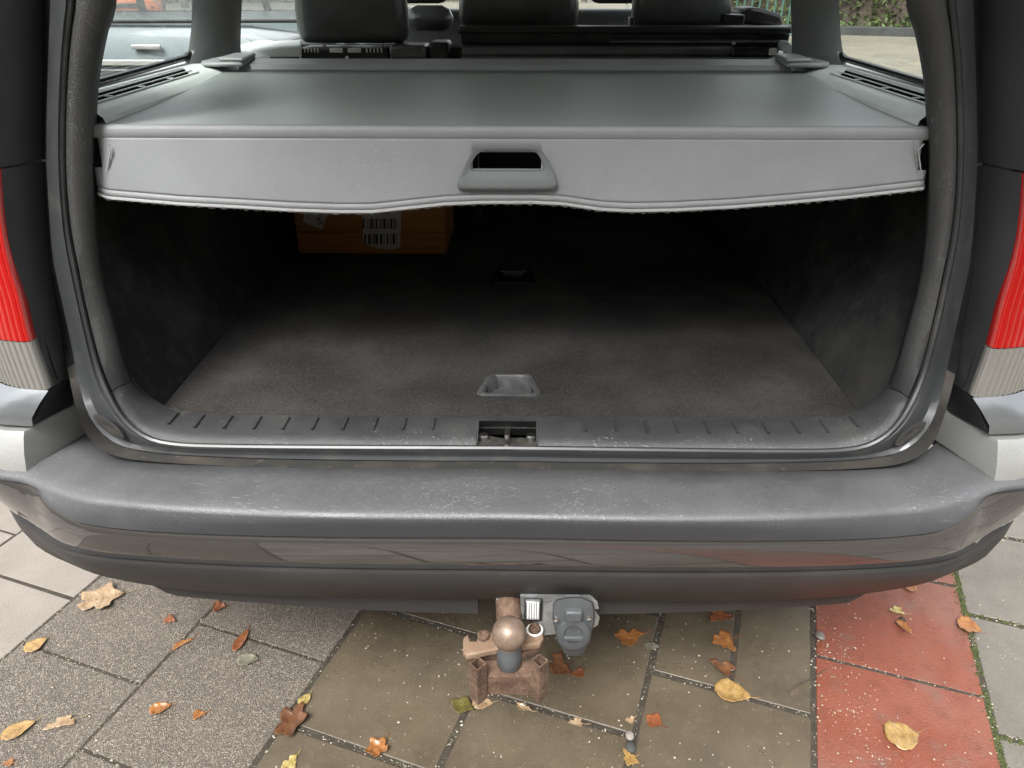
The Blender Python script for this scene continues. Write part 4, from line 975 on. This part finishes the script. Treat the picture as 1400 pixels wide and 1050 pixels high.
# ------------------------------------------------------------------ fallen leaves
def leaf(px, py, lpx, wpx, rot, kind, mat, label, z=0.003, curl=.25, seed=0):
    c = at_z(px, py, z); d1 = at_z(px + .5, py, z) - at_z(px - .5, py, z); sc = d1.length
    fore = sc / max(1e-6, (at_z(px, py - .5, z) - at_z(px, py + .5, z)).length)
    L, Wd = lpx * sc, wpx * sc
    rng = random.Random(seed or px * 7 + py); rws = []; n = 30
    ph = rng.uniform(0, 6)
    for k in (0.02, .3, .55, .8, 1.0):
        row = []
        for i in range(n):
            a = 2 * math.pi * i / n
            if kind == 'lobed': r = .62 + .38 * abs(math.cos(2.5 * a)) ** 1.5 + .05 * math.sin(11 * a + ph)
            elif kind == 'torn': r = .75 + .2 * math.sin(3 * a + ph) + .12 * math.sin(7 * a + ph * 2)
            elif kind == 'diamond': r = .72 / (abs(math.cos(a)) + abs(math.sin(a))) * 1.25
            else: r = 1 + .035 * math.sin(13 * a + ph)
            x, y = math.cos(a) * r * k, math.sin(a) * r * k
            if kind in ('oval', 'slender'): y *= (1 - .35 * x) ; x *= 1.05 if abs(math.sin(a)) < .3 else 1
            zz = curl * (abs(y) ** 1.5 * .5 + .35 * x * x) * k + .05 * math.cos(9 * x + 3 * abs(y)) * k + .10 * noise.noise(V(x * 2 + ph, y * 2, ph)) * k
            row.append(V(x * L / 2, y * Wd / 2, zz * min(L, Wd) * .55))
        rws.append(row)
    m = MB().grid(rws, True); m.f.append(tuple(range(n)))
    mnz = min(p.z for p in m.v)
    def surf(x, y):
        k = min(1, math.hypot(x, y)); return (curl * (abs(y) ** 1.5 * .5 + .35 * x * x) * k + .05 * math.cos(9 * x + 3 * abs(y)) * k + .10 * noise.noise(V(x * 2 + ph, y * 2, ph)) * k) * min(L, Wd) * .55 + .0004
    if lpx > 15:
        m.tube([V(x * L / 2, 0, surf(x, 0)) for x in (-.8, -.4, 0, .4, .85)], [.0003, .0005, .0006, .0007, .0008], 5)
        for xv in (-.5, -.2, .1, .4, .65):
            for sg in (-1, 1):
                m.tube([V((xv - .12 * q) * L / 2, sg * .62 * q * (1 - abs(xv) * .6) * Wd / 2, surf(xv - .12 * q, sg * .62 * q * (1 - abs(xv) * .6))) for q in (0, .5, 1)], [.0005, .0004, .0002], 4)
    m.tube([V(L * .45, 0, -mnz * .2), V(L * .62, L * .03, 0), V(L * .8, L * .09, .0005)], [.0008, .0007, .0005], 5)
    for p in m.v: p.z -= min(0, mnz)
    o = m.build('fallen_leaf', mat, None, solid=.0005, autos=60)
    o.location = (c.x, c.y, z - .0005); o.rotation_euler = (0, 0, R(rot)); return tag(o, label, 'leaf', 'fallen leaves on the paving')
LV = [
 (138, 819, 60, 52, 20, 'lobed', 'leaf_tan', 'largest fallen leaf, tan and lobed, on grey aggregate tile below bumper corner', .3),
 (232, 847, 17, 20, 60, 'torn', 'leaf_red', 'small reddish brown leaf alone in the middle of a grey aggregate tile', .3),
 (49, 882, 28, 22, 55, 'oval', 'leaf_gold', 'golden oval leaf at the joint corner between light tile and aggregate tile', .3),
 (25, 998, 40, 24, 40, 'oval', 'leaf_gold', 'long golden brown leaf lying on the aggregate tile near a faded skeleton leaf', .3),
 (84, 988, 48, 22, 20, 'torn', 'leaf_tan', 'faded pinkish tan skeleton leaf flat on the aggregate tile', .05),
 (219, 969, 26, 18, 25, 'oval', 'leaf_orange', 'curled orange brown leaf beside its smaller twin on the aggregate tile', .7),
 (271, 977, 20, 18, 20, 'torn', 'leaf_orange', 'small orange round leaf right of its curled twin on the aggregate tile', .4),
 (299, 830, 20, 24, 10, 'torn', 'leaf_red', 'crumpled red brown leaf in the tile joint just under the valance', .6),
 (330, 876, 38, 13, 80, 'slender', 'leaf_red', 'narrow red brown leaf standing across a wet joint beside a grey leaf', .8),
 (339, 902, 28, 20, 10, 'oval', 'leaf_grey', 'grey green leaf lying pale side up next to narrow red leaf', .4),
 (248, 880, 34, 12, 42, 'torn', 'leaf_orange', 'torn tan leaf strip stuck along a tile joint', .3),
 (399, 988, 62, 40, 75, 'lobed', 'leaf_brown', 'large wet dark brown crumpled leaf over the joint of aggregate and smooth tiles', .9),
 (417, 956, 20, 14, 60, 'oval', 'leaf_yellow', 'tiny yellow green leaf touching the large wet brown leaf', .3),
 (397, 1043, 28, 22, 60, 'torn', 'leaf_yellow', 'pale yellow leaf below the large wet brown leaf', .3),
 (516, 1024, 34, 32, 60, 'lobed', 'leaf_orange', 'orange lobed leaf with raised tips alone on a smooth wet tile joint', .8),
 (632, 965, 40, 34, -25, 'diamond', 'leaf_olive', 'glossy olive green leaf beneath the rusty square tube', .5),
 (660, 961, 28, 18, 5, 'oval', 'leaf_tan', 'flat tan leaf directly under the rusty square tube', .1),
 (715, 968, 26, 14, -20, 'torn', 'leaf_tan', 'small folded tan leaf in the joint below the tow bracket', .9),
 (765, 912, 34, 50, 20, 'torn', 'leaf_brown', 'dark brown veined leaf behind the right square tube', .6),
 (791, 921, 22, 18, 20, 'torn', 'leaf_red', 'small brown leaf piece beside the dark leaf under the socket', .5),
 (860, 873, 46, 36, 20, 'torn', 'leaf_orange', 'orange brown leaf with white stalk in the shade right of the socket', .6),
 (891, 883, 20, 12, 0, 'oval', 'leaf_grey', 'small grey leaf on the dark joint beside the shaded orange leaf', .2),
 (990, 877, 34, 42, 20, 'torn', 'leaf_orange', 'round orange brown leaf on the half tile joint in the car shade', .3),
 (988, 914, 44, 28, -45, 'torn', 'leaf_brown', 'dark brown curled leaf between the round orange and the ribbed golden leaves', .8),
 (1001, 948, 46, 34, -15, 'oval', 'leaf_gold', 'ribbed golden leaf lying across the joint of smooth wet tiles', .5),
 (894, 986, 28, 32, -35, 'diamond', 'leaf_red', 'bright red orange diamond shaped leaf on smooth tile', .5),
 (788, 988, 24, 16, -10, 'torn', 'leaf_tan', 'pinkish tan scrap of leaf on the joint right of the tow bracket', .5),
 (862, 984, 16, 12, 30, 'torn', 'leaf_tan', 'small cream leaf scrap in the joint near the red diamond leaf', .4),
 (861, 1037, 22, 34, 20, 'torn', 'leaf_gold', 'tan leaf lying in the joint below two pebbles', .5),
 (1234, 1006, 44, 42, 10, 'oval', 'leaf_gold', 'large round speckled golden leaf on a red tile', .15),
 (1324, 857, 28, 28, -35, 'oval', 'leaf_orange', 'orange oval leaf on the mossy edge of the red tiles', .5),
 (1245, 803, 17, 18, 10, 'oval', 'leaf_orange', 'small orange round leaf on the red tile below the bumper', .3),
 (1226, 836, 24, 16, -20, 'torn', 'leaf_yellow', 'curled pale yellow leaf scrap on the upper red tile', .9),
 (1236, 858, 24, 12, -65, 'slender', 'leaf_orange', 'narrow brown curled leaf with stalk on the upper red tile', .9),
 (984, 843, 40, 26, 10, 'torn', 'leaf_red', 'dark red leaf deep in the shade under the bumper', .4),
 (414, 811, 14, 10, 0, 'oval', 'leaf_red', 'tiny red leaf right under the edge of the valance', .3),
 (12, 1043, 16, 14, 0, 'torn', 'leaf_orange', 'tiny orange leaf crumb near the long golden leaf', .3)]
for i, l in enumerate(LV): leaf(*l[:8], curl=l[8], seed=i + 1)
def pebble(px, py, rpx, mat, label):
    c = at_z(px, py, .003); r = rpx / FPX * 1.4; bm = bmesh.new(); bmesh.ops.create_icosphere(bm, subdivisions=2, radius=1)
    for v in bm.verts:
        k = 1 + .18 * noise.noise(v.co * 1.3 + V(px, py, 0)); v.co = V(v.co.x * r * k, v.co.y * r * k * 1.3, v.co.z * r * .6 * k)
    me = bpy.data.meshes.new('pebble'); bm.to_mesh(me); bm.free(); me.materials.append(M[mat])
    for p in me.polygons: p.use_smooth = True
    o = bpy.data.objects.new('pebble', me); o.location = (c.x, c.y, r * .5); link(o); tag(o, label, 'pebble')
pebble(861, 1006, 6, 'tile_light', 'pale round pebble in the joint below the red diamond leaf'); pebble(862, 1022, 7, 'kerb', 'dark blue grey pebble in the joint above the tan leaf')
pebble(1121, 870, 7, 'tile_grey', 'grey pebble at the joint between smooth tile and red tile'); pebble(1234, 848, 5, 'joint_sand', 'dark seed between two curled leaves on the red tile')
m = MB(); m.tube([at_z(1078, 945, .004), at_z(1095, 935, .006), at_z(1112, 926, .004), at_z(1130, 915, .003)], [.0012, .0013, .0012, .0008], 6)
tag(m.build('twig', 'bark'), 'thin dark twig lying on smooth tile beside the red strip', 'twig')

# ------------------------------------------------------------------ parked cars in the street
def parked_car(name, loc, rz, paint, label, length=4.3, group='cars parked in the street'):
    e = empty(name, loc, label, 'car', group, rz); hl = length / 2
    def part(m, nm, mt, par=e, **k):
        o = m.build(nm, mt, None, **k); o.parent = par; return o
    stn = [(-hl, .70, .45, .80), (-hl + .08, .80, .30, .92), (-hl + .6, .86, .22, .96), (-.6, .88, .20, .95), (.7, .88, .20, .94), (hl - .9, .86, .22, .90), (hl - .25, .80, .26, .78), (hl - .03, .70, .32, .66), (hl, .6, .4, .58)]
    rws = []
    for y, wd, zb, zt in stn:
        rws.append([V(-wd * .9, y, zb), V(-wd, y, zb + .15), V(-wd * 1.0, y, (zb + zt) / 2), V(-wd * .97, y, zt - .1), V(-wd * .86, y, zt), V(0, y, zt + .02), V(wd * .86, y, zt), V(wd * .97, y, zt - .1), V(wd, y, (zb + zt) / 2), V(wd, y, zb + .15), V(wd * .9, y, zb), V(0, y, zb)])
    m = MB().grid(rws, True); m.f.append(tuple(range(12))); n = len(m.v); m.f.append(tuple(range(n - 12, n)))
    body = part(m, 'body', paint, autos=40)
    roofp = [(-hl + .25, .62), (-hl + .7, .60), (.35, .60)]
    m = MB(); m.grid([[V(s * wd, y, 1.42 + .04 * (1 - s * s) - (.05 if i == 0 else 0)) for s in (-1, -.6, 0, .6, 1)] for i, (y, wd) in enumerate(roofp)]); part(m, 'roof', paint, solid=.03)
    for sx in (-1, 1):
        a0, a1, b0, b1 = V(sx * .78, -hl + .12, .95), V(sx * .62, -hl + .35, 1.40), V(sx * .78, 1.25, .93), V(sx * .60, .38, 1.42)
        part(MB().add([a0, a1, b1, b0], [(0, 1, 2, 3)]), 'side_window', 'parked_glass', smooth=False)
        for p, q in ((a0, a1), (b0, b1), (V(sx * .79, -.1, .95), V(sx * .61, -.15, 1.42)), (V(sx * .78, -1.2, .95), V(sx * .61, -1.15, 1.42))):
            part(MB().tube([p, q], .035, 8), 'pillar', 'black_panel')
        part(MB().tube([V(sx * .80, -hl + .15, .955), V(sx * .80, 1.2, .94)], .012, 6), 'belt_trim', 'black_plastic')
        part(MB().box((sx * .885, .1, .80), (.03, .2, .03)), 'door_handle', 'rim', bevel=.008)
        part(MB().box((sx * .885, -.85, .80), (.03, .2, .03)), 'door_handle', 'rim', bevel=.008)
        part(MB().box((sx * .88, -.2, .70), (.03, 2.3, .04)), 'side_strip', 'silver_plastic', bevel=.008); part(MB().box((sx * .875, -.2, .45), (.03, 2.35, .42)), 'side_cladding', 'black_panel', bevel=.01)
        part(MB().box((sx * .93, 1.05, 1.0), (.18, .10, .13)), 'mirror', paint, bevel=.04)
        hd = MB().lathe((0, 0, 0), [(.0001, .06), (.06, .05), (.10, .02), (.11, 0)], 16, 'Y'); 
        for v in hd.v: v.x = v.x * 1.35 + sx * .55; v.z = v.z * .8 + .62; v.y = -v.y * -1 + hl - .06 if False else hl - .10 - v.y
        part(hd, 'headlight', 'lens_clear')
        part(MB().box((sx * .62, -hl + .02, .72), (.2, .06, .22)), 'rear_light', 'lens_red', bevel=.02)
        for y in (-hl + .75, hl - .85):
            t = part(MB().lathe((sx * .80, y, .32), [(.19, -.10), (.30, -.10), (.32, -.07), (.32, .07), (.30, .10), (.22, .10)], 28, 'X'), 'wheel', 'tyre')
            rm_ = MB().lathe((sx * .80, y, .32), [(.23, sx * .06), (.22, sx * .10), (.20, sx * .085)], 28, 'X')
            for k in range(7):
                a = k * 2 * math.pi / 7; rm_.box((sx * .885, y + .11 * math.cos(a), .32 + .11 * math.sin(a)), (.02, .22, .045), Matrix.Rotation(a, 3, 'X'))
            part(rm_, 'rim', 'rim', t)
            part(MB().lathe((sx * .79, y, .32), [(.0001, sx * .09), (.355, sx * .09), (.36, sx * .04)], 28, 'X'), 'wheel_arch', 'black_plastic')
    part(MB().add([V(-.70, 1.25, .93), V(.70, 1.25, .93), V(.58, .38, 1.42), V(-.58, .38, 1.42)], [(0, 1, 2, 3)]), 'windscreen', 'parked_glass', smooth=False)
    part(MB().add([V(-.70, -hl + .1, .95), V(.70, -hl + .1, .95), V(.58, -hl + .33, 1.40), V(-.58, -hl + .33, 1.40)], [(0, 1, 2, 3)]), 'rear_window', 'parked_glass', smooth=False)
    part(MB().box((0, hl - .02, .56), (.7, .06, .12)), 'grille', 'black_plastic', bevel=.02)
    part(MB().box((0, hl - .02, .38), (1.5, .12, .16)), 'front_bumper', paint, bevel=.04)
    part(MB().box((0, -hl + .02, .45), (1.5, .12, .2)), 'rear_bumper', 'black_plastic', bevel=.04)
    return e
parked_car('parked_car', (-3.4, 6.35, -.03), R(90), 'car_bluegrey', 'blue grey hatchback made up for the grey band in the left rear window')  # car body made up to give the grey band behind the left glass
parked_car('parked_car', (-12.5, 16.5, -.03), R(-90), 'car_silver', 'silver car with spoked alloy wheels behind the blue grey hatchback')
parked_car('parked_car', (-10.6, 22, -.03), R(205), 'car_orange', 'orange car facing the street behind the silver car')

# ------------------------------------------------------------------ hedge, kerb, trees, fence
def leaves_mesh(n, fn, size, rng):
    m = MB()
    for i in range(n):
        c = fn(rng); s = size * rng.uniform(.6, 1.3)
        a = V(rng.gauss(0, 1), rng.gauss(0, 1), rng.gauss(0, 1)).normalized(); b = a.orthogonal().normalized()
        b = (Matrix.Rotation(rng.uniform(0, 6.28), 3, a) @ b); d = a.cross(b)
        m.add([c - b * s, c + d * s * .45 + a * s * .12, c + b * s, c - d * s * .45 + a * s * .12], [(0, 1, 2, 3)])
    return m
rng = random.Random(3)
def hedge(name, p, q, h, wd, mat, label, n):
    p, q = Vector(p), Vector(q); d = (q - p); L = d.length; d.normalize(); nn = V(-d.y, d.x, 0)
    e = empty(name, (p + q) / 2, label, 'hedge')
    def fn(r):
        t = r.random(); u = r.uniform(-1, 1); z = r.random()
        if r.random() < .7: u = math.copysign(1 - abs(r.gauss(0, .12)), u)
        else: z = 1 - abs(r.gauss(0, .05))
        return p + d * L * t + nn * u * wd / 2 * (1 + .12 * noise.noise(V(t * L, z * 3, u))) + V(0, 0, z * h * (1 + .05 * noise.noise(V(t * L * 1.5, 0, 0))))
    leaves_mesh(n, fn, .085, rng).build('foliage', mat, e, smooth=False, weld=False)
    c = MB(); c.box((p + q) / 2 + V(0, 0, h * .45), (L, wd * .75, h * .88), Matrix.Rotation(math.atan2(d.y, d.x), 3, 'Z')); c.build('branch_core', 'bark', e, smooth=False)
    return e
hedge('hedge', (4.0, 22.5, 0), (19, 15.5, 0), 2.2, 1.0, 'hedge_green', 'clipped green hedge behind the kerb across the street', 14000)
hedge('hedge', (10.6, 17.6, 0), (13.4, 16.2, 0), 2.0, 1.1, 'hedge_brown', 'russet brown stretch of hedge in front of the green hedge', 3500)
m = MB(); d = (V(19, 15.5, 0) - V(4, 22.5, 0)).normalized(); nn = V(d.y, -d.x, 0); c = (V(19, 15.5, 0) + V(4, 22.5, 0)) / 2 + nn * 1.5
k_ = m.box(c + V(0, 0, .05), (17, .35, .2), Matrix.Rotation(math.atan2(d.y, d.x), 3, 'Z')).build('kerb', 'kerb', bevel=.02); tag(k_, 'dark stone kerb in front of the clipped hedge', kind='structure')
m = leaves_mesh(900, lambda r: c + d * r.uniform(-8, 8) + nn * (-.3 + r.gauss(0, .12)) + V(0, 0, .1 + abs(r.gauss(0, .12))), .07, rng)
tag(m.build('verge_weeds', 'leaf_green', smooth=False, weld=False), 'low green weeds growing behind the dark kerb', 'weeds', kind='stuff')
def tree(loc, h, r, mat, label, n=2600):
    e = empty('tree', loc, label, 'tree'); loc = Vector(loc); t = MB(); top = loc + V(0, 0, h * .6)
    t.tube([loc, loc + V(.05, 0, h * .3), top], [.16, .12, .06], 8)
    for i in range(6):
        a = i * 1.05; t.tube([loc + V(0, 0, h * (.32 + .04 * i)), loc + V(math.cos(a) * r * .6, math.sin(a) * r * .6, h * (.55 + .05 * i))], [.06, .02], 6)
    t.build('trunk', 'bark', e)
    cl = [(loc + V(rng.gauss(0, r * .45), rng.gauss(0, r * .45), h * rng.uniform(.42, .95)), r * rng.uniform(.25, .5)) for _ in range(16)]
    def fn(q):
        c, s = q.choice(cl); v = V(q.gauss(0, 1), q.gauss(0, 1), q.gauss(0, .8)); return c + v.normalized() * s * q.random() ** .4
    leaves_mesh(n, fn, .14, rng).build('crown', mat, e, smooth=False, weld=False); return e
tree((-14, 34, 0), 7, 2.6, 'leaf_lime', 'yellow green tree behind the orange car'); tree((-9, 36, 0), 6.5, 2.6, 'leaf_green', 'dark green tree beyond the left rear door window')
tree((-20, 33, 0), 8, 3, 'leaf_green', 'broad green tree at the far end of the parked cars'); tree((3, 42, 0), 7, 3, 'leaf_lime', 'yellow green tree ahead of the bonnet at the street end')
hedge('hedge', (-24, 38, 0), (-2, 44, 0), 1.6, 1.0, 'leaf_lime', 'low yellow green hedge behind the far trees', 5000)
fe = empty('fence', (6.6, 15.2, 0), 'green metal bar fence seen past the right rear seat', 'fence')
for i in range(26): MB().tube([V(2.0 + .135 * i, 16.2 - .03 * i, -.03), V(2.0 + .135 * i, 16.2 - .03 * i, 1.5)], .018, 6).build('fence_bar', 'fence_green', fe)
for z in (.2, 1.4): MB().tube([V(1.95, 16.2, z), V(5.45, 15.43, z)], .02, 6).build('fence_rail', 'fence_green', fe)

# ------------------------------------------------------------------ unseen building and trees added behind the photographer to block low sky
e = empty('sky_block_building', (0, -14, 0), 'long brick block with tiled roof added unseen behind the camera to block low sky', 'building')
MB().box((0, -14, 3.2), (36, 6, 6.46)).build('wall', 'house_brick', e, smooth=False)
MB().prism([V(-18.2, -10.7, 6.4), V(-18.2, -17.3, 6.4), V(-18.2, -14, 9.2)], (36.4, 0, 0)).build('roof', 'kerb', e, smooth=False)
for i in range(6):
    x0 = -18 + 6 * i
    for cx, z, wd, h in ((1.2, 4.6, 1.2, 1.3), (3.2, 4.6, 1.2, 1.3), (5.0, 4.6, .9, 1.3), (2.0, 1.5, 2.2, 1.6)):
        f = MB().box((x0 + cx, -10.98, z), (wd + .12, .06, h + .12)).build('window', 'house_white', e, smooth=False)
        MB().box((x0 + cx, -10.94, z), (wd, .04, h)).build('pane', 'dark_gloss', f, smooth=False)
    MB().box((x0 + 4.8, -10.97, 1.05), (.95, .08, 2.1)).build('door', 'fence_green', e, smooth=False)

tree((-5.5, -6.5, 0), 7, 2.6, 'leaf_green', 'leafy green tree added unseen left of the brick block to block low sky', 2200); tree((1.5, -7.0, 0), 7.2, 2.8, 'leaf_green', 'tall leafy tree added unseen before the brick block to soften the sky edge', 2200); tree((8, -7, 0), 6.5, 2.6, 'leaf_lime', 'yellow green tree added unseen by the brick block end to block low sky', 2200)  # unseen trees added to break up and block the low sky
